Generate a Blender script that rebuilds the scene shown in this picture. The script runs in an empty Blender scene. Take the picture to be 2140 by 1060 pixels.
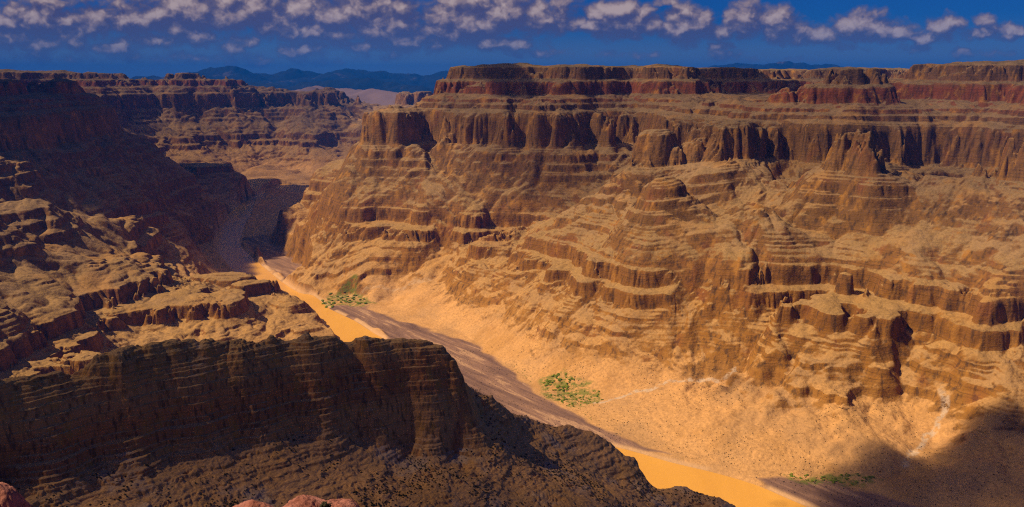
import bpy, math, random, time
import numpy as np

# ------------------------------------------------------------------ camera, sky, sun, exposure
SC = bpy.context.scene
COL = SC.collection
EYE = 1150.0                      # metres above the river
FPX = 1680.0                      # focal length in pixels of the 2140 px wide photograph
PITCH = math.atan(365.0 / FPX)    # horizon lies 365 px above the picture centre
cam_d = bpy.data.cameras.new('camera')
cam_d.sensor_width = 36.0
cam_d.lens = 36.0 * FPX / 2140.0
cam_d.clip_start = 0.5
cam_d.clip_end = 300000.0
cam = bpy.data.objects.new('camera', cam_d)
COL.objects.link(cam)
cam.location = (0, 0, EYE)
cam.rotation_euler = (math.pi / 2 - PITCH, 0, 0)
SC.camera = cam

SUN_EL = math.radians(48.5)
SUN_DIR = np.array([-0.99, -0.08, 0.0])
SUN_DIR = SUN_DIR / np.linalg.norm(SUN_DIR) * math.cos(SUN_EL)
SUN_DIR[2] = math.sin(SUN_EL)
sun_d = bpy.data.lights.new('sun', 'SUN')
sun_d.energy = 5.0
sun_d.angle = math.radians(0.5)
sun_d.color = (1.0, 0.76, 0.46)
sun = bpy.data.objects.new('sun', sun_d)
COL.objects.link(sun)
from mathutils import Vector
sun.rotation_euler = Vector(SUN_DIR.tolist()).to_track_quat('Z', 'Y').to_euler()

SC.view_settings.view_transform = 'Standard'
SC.view_settings.look = 'None'
SC.view_settings.exposure = 0.25
SC.view_settings.gamma = 1.0
SC.render.engine = 'CYCLES'
cy = SC.cycles
cy.use_denoising = False
cy.filter_width = 1.15
cy.max_bounces = 4
cy.diffuse_bounces = 2
cy.glossy_bounces = 2
cy.transmission_bounces = 1
cy.volume_bounces = 0
cy.transparent_max_bounces = 12
cy.sample_clamp_indirect = 4.0


class NT:
    """small helper to write node trees"""
    def __init__(self, tree):
        self.t = tree
        self.n = tree.nodes
        self.l = tree.links

    def node(self, kind, **kw):
        x = self.n.new(kind)
        for k, v in kw.items():
            setattr(x, k, v)
        return x

    def put(self, sock, v):
        if v is None:
            return
        if isinstance(v, bpy.types.NodeSocket):
            self.l.new(v, sock)
        elif isinstance(v, (tuple, list)) and len(v) == 3 and sock.type == 'RGBA':
            sock.default_value = (v[0], v[1], v[2], 1)
        else:
            sock.default_value = v

    def math(self, op, a, b=None, c=None, clamp=False):
        x = self.node('ShaderNodeMath', operation=op, use_clamp=clamp)
        self.put(x.inputs[0], a)
        self.put(x.inputs[1], b)
        self.put(x.inputs[2], c)
        return x.outputs[0]

    def vmath(self, op, a, b=None, c=None, out=0):
        x = self.node('ShaderNodeVectorMath', operation=op)
        self.put(x.inputs[0], a)
        if b is not None:
            self.put(x.inputs[1], b)
        if c is not None:
            self.put(x.inputs[2], c)
        return x.outputs[out]

    def mix(self, f, a, b, mode='MIX'):
        x = self.node('ShaderNodeMixRGB', blend_type=mode)
        self.put(x.inputs[0], f)
        self.put(x.inputs[1], a)
        self.put(x.inputs[2], b)
        return x.outputs[0]

    def smooth(self, v, lo, hi, a=0.0, b=1.0):
        x = self.node('ShaderNodeMapRange', interpolation_type='SMOOTHSTEP')
        self.put(x.inputs[0], v)
        x.inputs[1].default_value = lo
        x.inputs[2].default_value = hi
        x.inputs[3].default_value = a
        x.inputs[4].default_value = b
        return x.outputs[0]

    def noise(self, vec, scale, detail=4.0, rough=0.55, lac=2.0, dist=0.0, dim='3D'):
        x = self.node('ShaderNodeTexNoise', noise_dimensions=dim)
        self.put(x.inputs['Vector'], vec)
        x.inputs['Scale'].default_value = scale
        x.inputs['Detail'].default_value = detail
        x.inputs['Roughness'].default_value = rough
        x.inputs['Lacunarity'].default_value = lac
        x.inputs['Distortion'].default_value = dist
        return x.outputs['Fac']

    def ramp(self, f, stops, interp='LINEAR'):
        x = self.node('ShaderNodeValToRGB')
        r = x.color_ramp
        r.interpolation = interp
        while len(r.elements) < len(stops):
            r.elements.new(0.5)
        for e, (p, c) in zip(r.elements, stops):
            e.position = p
            e.color = (c[0], c[1], c[2], 1)
        self.put(x.inputs[0], f)
        return x.outputs[0]

    def attr(self, name):
        return self.node('ShaderNodeAttribute', attribute_name=name).outputs['Fac']


def ray(px, py):
    """direction through a picture position: (azimuth, rise per metre of ground distance)"""
    u = (px - 1070.0) / FPX
    v = (530.0 - py) / FPX
    c, s = math.cos(PITCH), math.sin(PITCH)
    y = c + v * s
    z = -s + v * c
    return math.atan2(u, y), z / math.hypot(u, y)


# ---- the world: Nishita daylight with a bank of fair-weather cumulus at infinity
world = bpy.data.worlds.new('World')
SC.world = world
world.use_nodes = True
wt = NT(world.node_tree)
wt.n.clear()
sky = wt.node('ShaderNodeTexSky', sky_type='NISHITA')
sky.sun_disc = False
sky.sun_elevation = SUN_EL
sky.sun_rotation = math.atan2(SUN_DIR[0], SUN_DIR[1])
sky.altitude = 1400
sky.air_density = 1.0
sky.dust_density = 0.3
sky.ozone_density = 3.0

# cumulus: (px, py, half width, half height, weight)
CUMULUS = [
    (70, 55, 130, 36, 1.0), (190, 40, 90, 28, .75), (330, 45, 120, 36, .8), (420, 25, 110, 34, .9),
    (540, 20, 90, 34, 1.05), (600, 8, 90, 24, .9), (680, 30, 110, 40, .9), (770, 25, 100, 38, .95),
    (860, 45, 90, 30, .8), (970, 35, 70, 34, .95), (1040, 25, 70, 30, 1.0), (1110, 35, 80, 30, .9),
    (1175, 25, 36, 22, .9), (850, 85, 90, 18, .8), (1030, 88, 80, 14, .75), (640, 62, 140, 16, .7),
    (420, 78, 160, 14, .55), (110, 98, 60, 14, .55), (250, 100, 60, 12, .5), (480, 102, 26, 12, .7),
    (640, 103, 60, 12, .6), (740, 95, 60, 12, .5), (60, 120, 80, 12, .4), (350, 118, 150, 9, .38),
    (600, 125, 130, 8, .35), (820, 115, 70, 7, .35),
    (1285, 36, 62, 28, 1.15), (1215, 48, 40, 14, .7), (1430, 50, 48, 30, 1.1), (1375, 55, 40, 14, .7),
    (1480, 68, 60, 14, .75), (1556, 38, 36, 28, 1.15), (1618, 46, 44, 26, 1.1), (1590, 60, 80, 10, .8),
    (1690, 74, 70, 14, .75), (1795, 50, 50, 24, 1.05), (1840, 68, 80, 14, .8), (1960, 58, 34, 20, .7),
    (1930, 80, 40, 9, .7), (2050, 70, 60, 10, .75), (2095, 64, 36, 14, .9), (2045, 45, 18, 9, .55),
    (1500, 93, 22, 9, .55), (1900, 104, 40, 7, .45), (2000, 113, 24, 8, .45), (2070, 113, 28, 8, .42),
    (1530, 118, 50, 8, .36), (1670, 121, 24, 6, .42), (1760, 100, 40, 7, .4), (1380, 8, 26, 5, .5),
    (1120, 112, 60, 6, .3), (1300, 115, 50, 6, .3), (120, 5, 150, 12, .5),
    (-200, 60, 200, 40, .8), (-500, 40, 200, 50, .8), (2300, 60, 120, 24, .8), (2600, 50, 160, 34, .8),
]
grp = bpy.data.node_groups.new('cumulus_density', 'ShaderNodeTree')
grp.interface.new_socket('P', in_out='INPUT', socket_type='NodeSocketVector')
grp.interface.new_socket('Density', in_out='OUTPUT', socket_type='NodeSocketFloat')
g = NT(grp)
gi = g.node('NodeGroupInput').outputs[0]
wp = g.noise(gi, 0.028, 3.0, 0.5)
wob = g.node('ShaderNodeTexNoise')
g.put(wob.inputs['Vector'], gi)
wob.inputs['Scale'].default_value = 0.03
wob.inputs['Detail'].default_value = 3.0
P = g.vmath('ADD', gi, g.vmath('MULTIPLY', g.vmath('SUBTRACT', wob.outputs['Color'], (.5, .5, .5)), (46, 22, 0)))
acc = None
for (px, py, rx, ry, w) in CUMULUS:
    if w < .75:
        w *= 1.22
    rx, ry, py = rx * 1.08, ry * 1.22, py + ry * .18
    d = g.vmath('MULTIPLY', g.vmath('SUBTRACT', P, (px, py, 0)), (1 / rx, 1 / ry, 0))
    dd = g.vmath('DOT_PRODUCT', d, d, out=1)
    f = g.math('MULTIPLY_ADD', dd, -w * .5, w)
    acc = f if acc is None else g.math('SMOOTH_MAX', acc, f, .25)
acc = g.math('MAXIMUM', acc, -.6)
def billow(scale, sx, sy):
    v = g.node('ShaderNodeTexVoronoi', feature='SMOOTH_F1', voronoi_dimensions='2D')
    g.put(v.inputs['Vector'], g.vmath('MULTIPLY', P, (sx, sy, 1)))
    v.inputs['Scale'].default_value = scale
    v.inputs['Smoothness'].default_value = .35
    return g.math('SUBTRACT', .62, v.outputs['Distance'])
n1 = g.noise(g.vmath('MULTIPLY', gi, (1, 1.5, 1)), 0.013, 4.0, 0.5, 2.2, 0.2)
puffs = g.math('MULTIPLY_ADD', billow(1 / 58, 1, 1.5), .9, g.math('MULTIPLY_ADD', billow(1 / 24, 1, 1.3), .5, g.math('MULTIPLY', billow(1 / 10, 1, 1.2), .22)))
dens = g.math('ADD', acc, g.math('MULTIPLY_ADD', g.math('SUBTRACT', n1, .5), 1.0, g.math('MULTIPLY', g.math('SUBTRACT', puffs, .26), .8)))
go = g.node('NodeGroupOutput')
g.put(go.inputs[0], dens)

tc = wt.node('ShaderNodeTexCoord').outputs['Generated']
sep = wt.node('ShaderNodeSeparateXYZ')
wt.put(sep.inputs[0], tc)
dx, dy, dz = sep.outputs
az = wt.math('ARCTAN2', dx, dy)
hor = wt.math('SQRT', wt.math('ADD', wt.math('MULTIPLY', dx, dx), wt.math('MULTIPLY', dy, dy)))
ele = wt.math('ARCTAN2', dz, hor)
# sky coordinates in units of about 1/1700 rad, azimuth growing to the right, height growing downward
cmb = wt.node('ShaderNodeCombineXYZ')
# px of the photograph against azimuth near the sky band:  px = 1070 + f*cos(elev)... use tangent of the azimuth
ta = wt.math('TANGENT', wt.math('MINIMUM', wt.math('MAXIMUM', az, -1.2), 1.2))
wt.put(cmb.inputs[0], wt.math('MULTIPLY_ADD', ta, FPX * 1.0233, 1070.0))
te = wt.math('DIVIDE', wt.math('TANGENT', ele), wt.math('MAXIMUM', wt.math('COSINE', az), .35))
wt.put(cmb.inputs[1], wt.math('MULTIPLY_ADD', te, -FPX * 1.05, 165.0))
skyp = cmb.outputs[0]
def dens_at(vec):
    x = wt.node('ShaderNodeGroup')
    x.node_tree = grp
    wt.put(x.inputs[0], vec)
    return x.outputs[0]
d0 = dens_at(skyp)
d1 = dens_at(wt.vmath('ADD', skyp, (-10, -19, 0)))
cover = wt.smooth(d0, -0.02, 0.68)
lit = wt.smooth(wt.math('SUBTRACT', d0, d1), -0.40, 0.72)
puff = wt.smooth(d0, .25, 1.1)
lit = wt.math('MULTIPLY', lit, wt.math('MULTIPLY_ADD', puff, .7, .3))
low = wt.smooth(ele, 0.01, 0.085)
ccol = wt.ramp(lit, [(.08, (1.15 / 8, .98 / 8, 2.1 / 8)), (.35, (2.2 / 8, 1.7 / 8, 2.4 / 8)), (.68, (4.9 / 8, 3.5 / 8, 3.4 / 8)), (1.0, (7.8 / 8, 5.9 / 8, 5.3 / 8))])
ccol = wt.mix(1.0, ccol, (8, 8, 8), 'MULTIPLY')
skyc = wt.mix(1.0, sky.outputs[0], (0.045, 0.24, 0.70), 'MULTIPLY')
skyc = wt.mix(wt.smooth(ele, .07, -.002, 0, .85), skyc, (2.3, 3.1, 5.2))
ccol = wt.mix(wt.math('MULTIPLY_ADD', low, .45, .55), skyc, ccol)
fin = wt.mix(wt.math('MULTIPLY', cover, .92), skyc, ccol)
# warm clouds added over half the upper sky, out of view, as fill light for the shade
hn = wt.noise(wt.vmath('MULTIPLY', tc, (1, 1, 1.6)), 3.2, 6, .55)
hc = wt.math('MULTIPLY', wt.smooth(hn, .46, .60), wt.smooth(ele, .16, .34))
fin = wt.mix(wt.math('MULTIPLY', hc, .9), fin, (1.1, .72, .42))
bg = wt.node('ShaderNodeBackground')
bg.inputs['Strength'].default_value = 0.06
wt.put(bg.inputs['Color'], fin)
wo = wt.node('ShaderNodeOutputWorld')
wt.l.new(bg.outputs[0], wo.inputs['Surface'])
world.cycles.sampling_method = 'MANUAL'
world.cycles.sample_map_resolution = 512

# ------------------------------------------------------------------ numpy helpers
F = np.float32
_rng = np.random.RandomState(7)
_perm = _rng.permutation(256).astype(np.int32)
_perm = np.concatenate([_perm, _perm])
_ang = np.arange(256) * (2 * np.pi / 256)
_gx = np.cos(_ang).astype(F)
_gy = np.sin(_ang).astype(F)


def perlin(x, y, seed=0):
    xi = np.floor(x)
    yi = np.floor(y)
    fx = (x - xi).astype(F)
    fy = (y - yi).astype(F)
    xi = (xi.astype(np.int32) + seed * 37) & 255
    yi = (yi.astype(np.int32) + seed * 91) & 255
    u = fx * fx * fx * (fx * (fx * 6 - 15) + 10)
    v = fy * fy * fy * (fy * (fy * 6 - 15) + 10)
    x1 = (xi + 1) & 255
    y1 = (yi + 1) & 255
    a0 = _perm[xi]
    a1 = _perm[x1]
    h00 = _perm[a0 + yi]
    h01 = _perm[a0 + y1]
    h10 = _perm[a1 + yi]
    h11 = _perm[a1 + y1]
    n00 = _gx[h00] * fx + _gy[h00] * fy
    n10 = _gx[h10] * (fx - 1) + _gy[h10] * fy
    n01 = _gx[h01] * fx + _gy[h01] * (fy - 1)
    n11 = _gx[h11] * (fx - 1) + _gy[h11] * (fy - 1)
    a = n00 + u * (n10 - n00)
    b = n01 + u * (n11 - n01)
    return (a + v * (b - a)) * F(1.5)


def sstep(a, b, x):
    t = np.clip((x - a) / (b - a), 0, 1)
    return t * t * (3 - 2 * t)


class RBF:
    """smooth surface through scattered points in (azimuth, ln distance)"""
    def __init__(self, q, f, c=0.012, ridge=1e-5):
        q = np.asarray(q, float)
        f = np.asarray(f, float)
        self.q, self.c = q, c
        n = len(q)
        d = np.sqrt(((q[:, None] - q[None]) ** 2).sum(-1) + c * c)
        A = np.zeros((n + 3, n + 3))
        A[:n, :n] = d - ridge * np.eye(n)
        A[:n, n] = 1
        A[:n, n + 1:] = q
        A[n:, :n] = A[:n, n:].T
        rhs = np.zeros(n + 3)
        rhs[:n] = f
        w = np.linalg.solve(A, rhs)
        self.w, self.p = w[:n], w[n:]

    def __call__(self, a, l):
        a = a.ravel()
        l = l.ravel()
        out = self.p[0] + self.p[1] * a + self.p[2] * l
        for i in range(len(self.q)):
            out = out + self.w[i] * np.sqrt((a - self.q[i, 0]) ** 2 + (l - self.q[i, 1]) ** 2 + self.c ** 2)
        return out


def bilin(G, ia, il):
    """G[l, a] sampled at fractional indices"""
    a0 = np.clip(np.floor(ia).astype(np.int32), 0, G.shape[1] - 2)
    l0 = np.clip(np.floor(il).astype(np.int32), 0, G.shape[0] - 2)
    fa = (ia - a0).astype(F)
    fl = (il - l0).astype(F)
    g00 = G[l0, a0]
    g01 = G[l0, a0 + 1]
    g10 = G[l0 + 1, a0]
    g11 = G[l0 + 1, a0 + 1]
    return (g00 * (1 - fa) + g01 * fa) * (1 - fl) + (g10 * (1 - fa) + g11 * fa) * fl


def controls(rows):
    """rows (px, py, v): v < 1400 is a height above the river, v >= 1400 a ground distance;
    rows (px, None, D, z) give both"""
    q, zz = [], []
    for r in rows:
        if r[1] is None:
            a, _ = ray(r[0], 400)
            D, z = r[2], r[3]
        else:
            a, k = ray(r[0], r[1])
            if len(r) == 4:                  # explicit distance however small
                D = r[2]
                z = EYE + k * D
            elif r[2] < 1400:
                z = r[2]
                D = (EYE - z) / -k
            else:
                D = r[2]
                z = EYE + k * D
        q.append((a, math.log(D)))
        zz.append(z)
    return np.array(q), np.array(zz)


def terrace(layers):
    z, b = [layers[0][0]], [layers[0][0]]
    for (top, w) in layers[1:]:
        b.append(b[-1] + (top - z[-1]) * w)
        z.append(top)
    z, b = np.array(z, float), np.array(b, float)
    lo = (z[0] - 1000, b[0] - 1000)
    z = np.concatenate([[lo[0]], z, [z[-1] + 3000]])
    b = np.concatenate([[lo[1]], b, [b[-1] + 9000]])
    return (lambda v: np.interp(v, b, z)), (lambda v: np.interp(v, z, b))


def mesh_grid(name, X, Y, Z, mat, attrs=None, keep=None, label=None, kind='structure', smooth=True):
    """link a grid of points (rows, columns) as one mesh; keep = mask over the quads"""
    nr, nc = X.shape
    idx = np.arange(nr * nc, dtype=np.int32).reshape(nr, nc)
    quads = np.stack([idx[:-1, :-1], idx[:-1, 1:], idx[1:, 1:], idx[1:, :-1]], -1)
    quads = quads.reshape(-1, 4) if keep is None else quads[keep]
    used = np.zeros(nr * nc, bool)
    used[quads.ravel()] = True
    remap = np.cumsum(used).astype(np.int32) - 1
    quads = remap[quads]
    co = np.stack([X.ravel()[used], Y.ravel()[used], Z.ravel()[used]], -1).astype(F)
    me = bpy.data.meshes.new(name)
    me.vertices.add(len(co))
    me.vertices.foreach_set('co', co.ravel())
    n = len(quads)
    me.loops.add(n * 4)
    me.loops.foreach_set('vertex_index', quads.ravel().astype(np.int32))
    me.polygons.add(n)
    me.polygons.foreach_set('loop_start', np.arange(0, n * 4, 4, dtype=np.int32))
    me.polygons.foreach_set('use_smooth', np.full(n, smooth))
    for k, v in (attrs or {}).items():
        at = me.attributes.new(k, 'FLOAT', 'POINT')
        at.data.foreach_set('value', v.ravel()[used].astype(F))
    me.update(calc_edges=True)
    me.materials.append(mat)
    ob = bpy.data.objects.new(name, me)
    COL.objects.link(ob)
    ob['kind'] = kind
    if label:
        ob['label'] = label
        ob['category'] = kind if kind != 'structure' else 'terrain'
    return ob


T0 = time.time()
RES = 1.0
def lap(s):
    print('[%.1fs] %s' % (time.time() - T0, s), flush=True)

# ------------------------------------------------------------------ rock and ground materials
def lin(r, g_, b):
    f = lambda c: (c / 255 / 12.92) if c <= 10 else ((c / 255 + .055) / 1.055) ** 2.4
    return (f(r), f(g_), f(b))


def rock_material(name, bed_stops, lo, hi, talus_stops, grain=1.0, scrub=.3, red=.32, slope=(0.62, 0.82), bump=1.0):
    """bedded rock: colour follows the bed, steep faces show rock with stains, gentle ones rubble and scrub"""
    m = bpy.data.materials.new(name)
    m.use_nodes = True
    n = NT(m.node_tree)
    bs = n.n['Principled BSDF']
    geo = n.node('ShaderNodeNewGeometry')
    pos = geo.outputs['Position']
    bed = n.attr('bed')
    sx = n.node('ShaderNodeSeparateXYZ')
    n.put(sx.inputs[0], geo.outputs['Normal'])
    nz = sx.outputs[2]
    wob = n.noise(pos, .012 * grain, 3)
    bw = n.math('MULTIPLY_ADD', n.math('SUBTRACT', wob, .5), 26.0 / grain, bed)
    t = n.math('DIVIDE', n.math('SUBTRACT', bw, lo), hi - lo, clamp=True)
    rock = n.ramp(t, [((z - lo) / (hi - lo), c) for z, c in bed_stops])
    tal = n.ramp(t, [((z - lo) / (hi - lo), c) for z, c in talus_stops])
    # thin beds
    bcomb = n.node('ShaderNodeCombineXYZ')
    n.put(bcomb.inputs[2], n.math('MULTIPLY_ADD', n.math('SUBTRACT', wob, .5), 8.0 / grain, bed))
    thin = n.noise(bcomb.outputs[0], .16 * grain, 5, .7)
    rock = n.mix(1.0, rock, n.ramp(thin, [(.32, (.42, .40, .40)), (.47, (1, 1, 1)), (.68, (1.3, 1.2, 1.08))]), 'MULTIPLY')
    # streaks running down the faces: black varnish, rust
    st = n.vmath('MULTIPLY', pos, (.06 * grain, .06 * grain, .007 * grain))
    v1 = n.noise(st, 1.0, 5, .62)
    rock = n.mix(n.smooth(v1, .47, .66, 0, .7), rock, (.045, .03, .022))
    v2 = n.noise(n.vmath('ADD', n.vmath('MULTIPLY', pos, (.010 * grain, .010 * grain, .004 * grain)), (31, 7, 3)), 1.0, 4, .55)
    rock = n.mix(n.smooth(v2, .54, .70, 0, red), rock, (.25, .075, .030))
    v3 = n.noise(n.vmath('ADD', n.vmath('MULTIPLY', pos, (.02 * grain, .02 * grain, .01 * grain)), (3, 57, 13)), 1.0, 4, .55)
    rock = n.mix(n.smooth(v3, .53, .68, 0, .6), rock, (.42, .20, .04))
    tal = n.mix(1.0, tal, n.ramp(thin, [(.32, (.74, .72, .72)), (.44, (1, 1, 1)), (.7, (1.08, 1.06, 1.03))]), 'MULTIPLY')
    # rubble
    sp = n.noise(pos, .10 * grain, 6, .7)
    tal = n.mix(1.0, tal, n.ramp(sp, [(.3, (.70, .68, .66)), (.5, (1, 1, 1)), (.7, (1.22, 1.2, 1.16))]), 'MULTIPLY')
    pt = n.noise(pos, .006 * grain, 4, .6)
    tal = n.mix(n.smooth(pt, .42, .66, 0, .40), tal, (.32, .20, .11))
    ru = n.noise(n.vmath('ADD', pos, (700, 300, 0)), .004 * grain, 4, .6)
    tal = n.mix(n.smooth(ru, .52, .68, 0, .45), tal, (.42, .21, .055))
    vor = n.node('ShaderNodeTexVoronoi', feature='F1')
    n.put(vor.inputs['Vector'], n.vmath('MULTIPLY', pos, (1, 1, .4)))
    vor.inputs['Scale'].default_value = .10 * grain
    dots = n.smooth(vor.outputs['Distance'], .16, .32, 1, 0)
    dn = n.smooth(n.noise(pos, .008 * grain, 3), .45, .62)
    tal = n.mix(n.math('MULTIPLY', n.math('MULTIPLY', dots, dn), scrub), tal, (.055, .05, .028))
    edge = n.math('MULTIPLY_ADD', n.math('SUBTRACT', n.noise(pos, .05 * grain, 5, .7), .5), .30, nz)
    k = n.smooth(edge, slope[0], slope[1])
    col = n.mix(k, rock, tal)
    m['tail'] = 0
    return m, n, bs, col, pos, k, geo


def finish(n, bs, col, pos, grain, strength, rough=.95):
    n.put(bs.inputs['Base Color'], col)
    bs.inputs['Roughness'].default_value = rough
    bs.inputs['Specular IOR Level'].default_value = .12
    bp = n.node('ShaderNodeBump')
    bp.inputs['Strength'].default_value = strength
    bp.inputs['Distance'].default_value = 6.0 / grain
    h = n.noise(n.vmath('MULTIPLY', pos, (1, 1, 1.6)), .055 * grain, 8, .68)
    n.put(bp.inputs['Height'], h)
    n.put(bs.inputs['Normal'], bp.outputs[0])


BEDS = [(0, (.30, .18, .08)), (70, (.36, .19, .06)), (130, (.30, .145, .032)), (230, (.235, .108, .022)), (320, (.20, .09, .02)),
        (410, (.21, .10, .03)), (560, (.165, .086, .03)), (700, (.16, .08, .03)), (735, (.19, .10, .036)), (820, (.19, .098, .037)),
        (905, (.17, .088, .034)), (940, (.16, .082, .038)), (990, (.18, .064, .03)), (1060, (.19, .056, .026)), (1090, (.17, .084, .04)),
        (1120, (.16, .085, .042)), (1165, (.13, .075, .04)), (1220, (.15, .09, .05))]
TALUS = [(0, (.60, .34, .14)), (60, (.58, .32, .125)), (140, (.48, .27, .10)), (300, (.35, .21, .078)), (480, (.28, .175, .075)),  # rubble by height; upper tones lowered further to imitate dimmer light
         (640, (.245, .155, .074)), (740, (.225, .148, .075)), (930, (.21, .14, .075)), (1000, (.19, .125, .07)), (1165, (.17, .12, .065)), (1220, (.13, .10, .055))]
M_rock, n, bs, col, pos, k, geo = rock_material('canyon_rock', BEDS, 0, 1220, TALUS)
# the flats beside the river: dark silt bars with paler lines of sand, and bleached dry washes
silt = n.attr('silt')
fl = n.node('ShaderNodeCombineXYZ')
n.put(fl.inputs[0], n.vmath('DOT_PRODUCT', pos, (.62 * .0028, -.78 * .0028, 0), out=1))
n.put(fl.inputs[1], n.vmath('DOT_PRODUCT', pos, (.78 * .021, .62 * .021, 0), out=1))
fl = n.noise(fl.outputs[0], 1.0, 7, .68, dist=.5)
sc_ = n.ramp(fl, [(.32, (.13, .075, .066)), (.46, (.22, .13, .10)), (.55, (.30, .175, .125)), (.61, (.50, .31, .19)), (.68, (.24, .14, .105))])
col = n.mix(silt, col, sc_)
wash = n.attr('wash')
wn = n.noise(pos, .06, 5, .7)
col = n.mix(n.math('MULTIPLY', n.smooth(wn, .39, .55, 0, .85), wash), col, (.56, .43, .32))
sand = n.attr('sand')
col = n.mix(sand, col, (.58, .36, .19))
grn = n.attr('green')
gn = n.noise(pos, .04, 5, .7)
col = n.mix(n.math('MULTIPLY', n.smooth(gn, .42, .58), grn), col, (.13, .17, .03))
finish(n, bs, col, pos, 1.0, .8)

FBEDS = [(430, (.42, .20, .075)), (600, (.40, .20, .08)), (700, (.40, .20, .08)), (760, (.42, .21, .08)), (795, (.46, .22, .075)), (806, (.34, .14, .05)), (830, (.40, .155, .05)),
         (850, (.44, .21, .075)), (870, (.40, .18, .06)), (890, (.38, .21, .08))]
FTAL = [(430, (.46, .26, .13)), (650, (.44, .245, .12)), (760, (.45, .245, .115)), (890, (.40, .24, .10))]
M_near, n, bs, col, pos, k, geo = rock_material('shaded_ridge_rock', FBEDS, 430, 890, FTAL, grain=4.0, scrub=.8, red=.5, slope=(.5, .72))
pale = n.noise(n.vmath('MULTIPLY', pos, (.02, .02, .006)), 1.0, 4, .6)
col = n.mix(n.math('MULTIPLY', n.smooth(pale, .54, .66), n.math('MULTIPLY', k, .6)), col, (.36, .27, .23))
finish(n, bs, col, pos, 4.0, .6)

M_red = bpy.data.materials.new('red_sandstone')
M_red.use_nodes = True
n = NT(M_red.node_tree)
pos = n.node('ShaderNodeNewGeometry').outputs['Position']
a_ = n.noise(pos, 1.3, 8, .65)
c_ = n.ramp(a_, [(.3, (.20, .07, .05)), (.5, (.36, .15, .12)), (.62, (.42, .19, .16)), (.75, (.42, .20, .08))])
cr = n.noise(n.vmath('MULTIPLY', pos, (1, 1, 4)), 1.0, 6, .7)
c_ = n.mix(n.smooth(cr, .60, .68, 0, .8), c_, (.06, .03, .03))
finish(n, n.n['Principled BSDF'], c_, pos, 25.0, .9)

M_water = bpy.data.materials.new('muddy_water')
M_water.use_nodes = True
n = NT(M_water.node_tree)
bs = n.n['Principled BSDF']
pos = n.node('ShaderNodeNewGeometry').outputs['Position']
wc = n.noise(n.vmath('MULTIPLY', pos, (.008, .003, 0)), 1.0, 4, .5, dist=1.0)
n.put(bs.inputs['Base Color'], n.ramp(wc, [(.3, (.70, .355, .065)), (.7, (.78, .41, .078))]))
bs.inputs['Roughness'].default_value = .33
bs.inputs['Specular IOR Level'].default_value = .22
bp = n.node('ShaderNodeBump')
bp.inputs['Strength'].default_value = .12
bp.inputs['Distance'].default_value = .4
n.put(bp.inputs['Height'], n.noise(pos, .25, 4))
n.put(bs.inputs['Normal'], bp.outputs[0])

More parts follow.
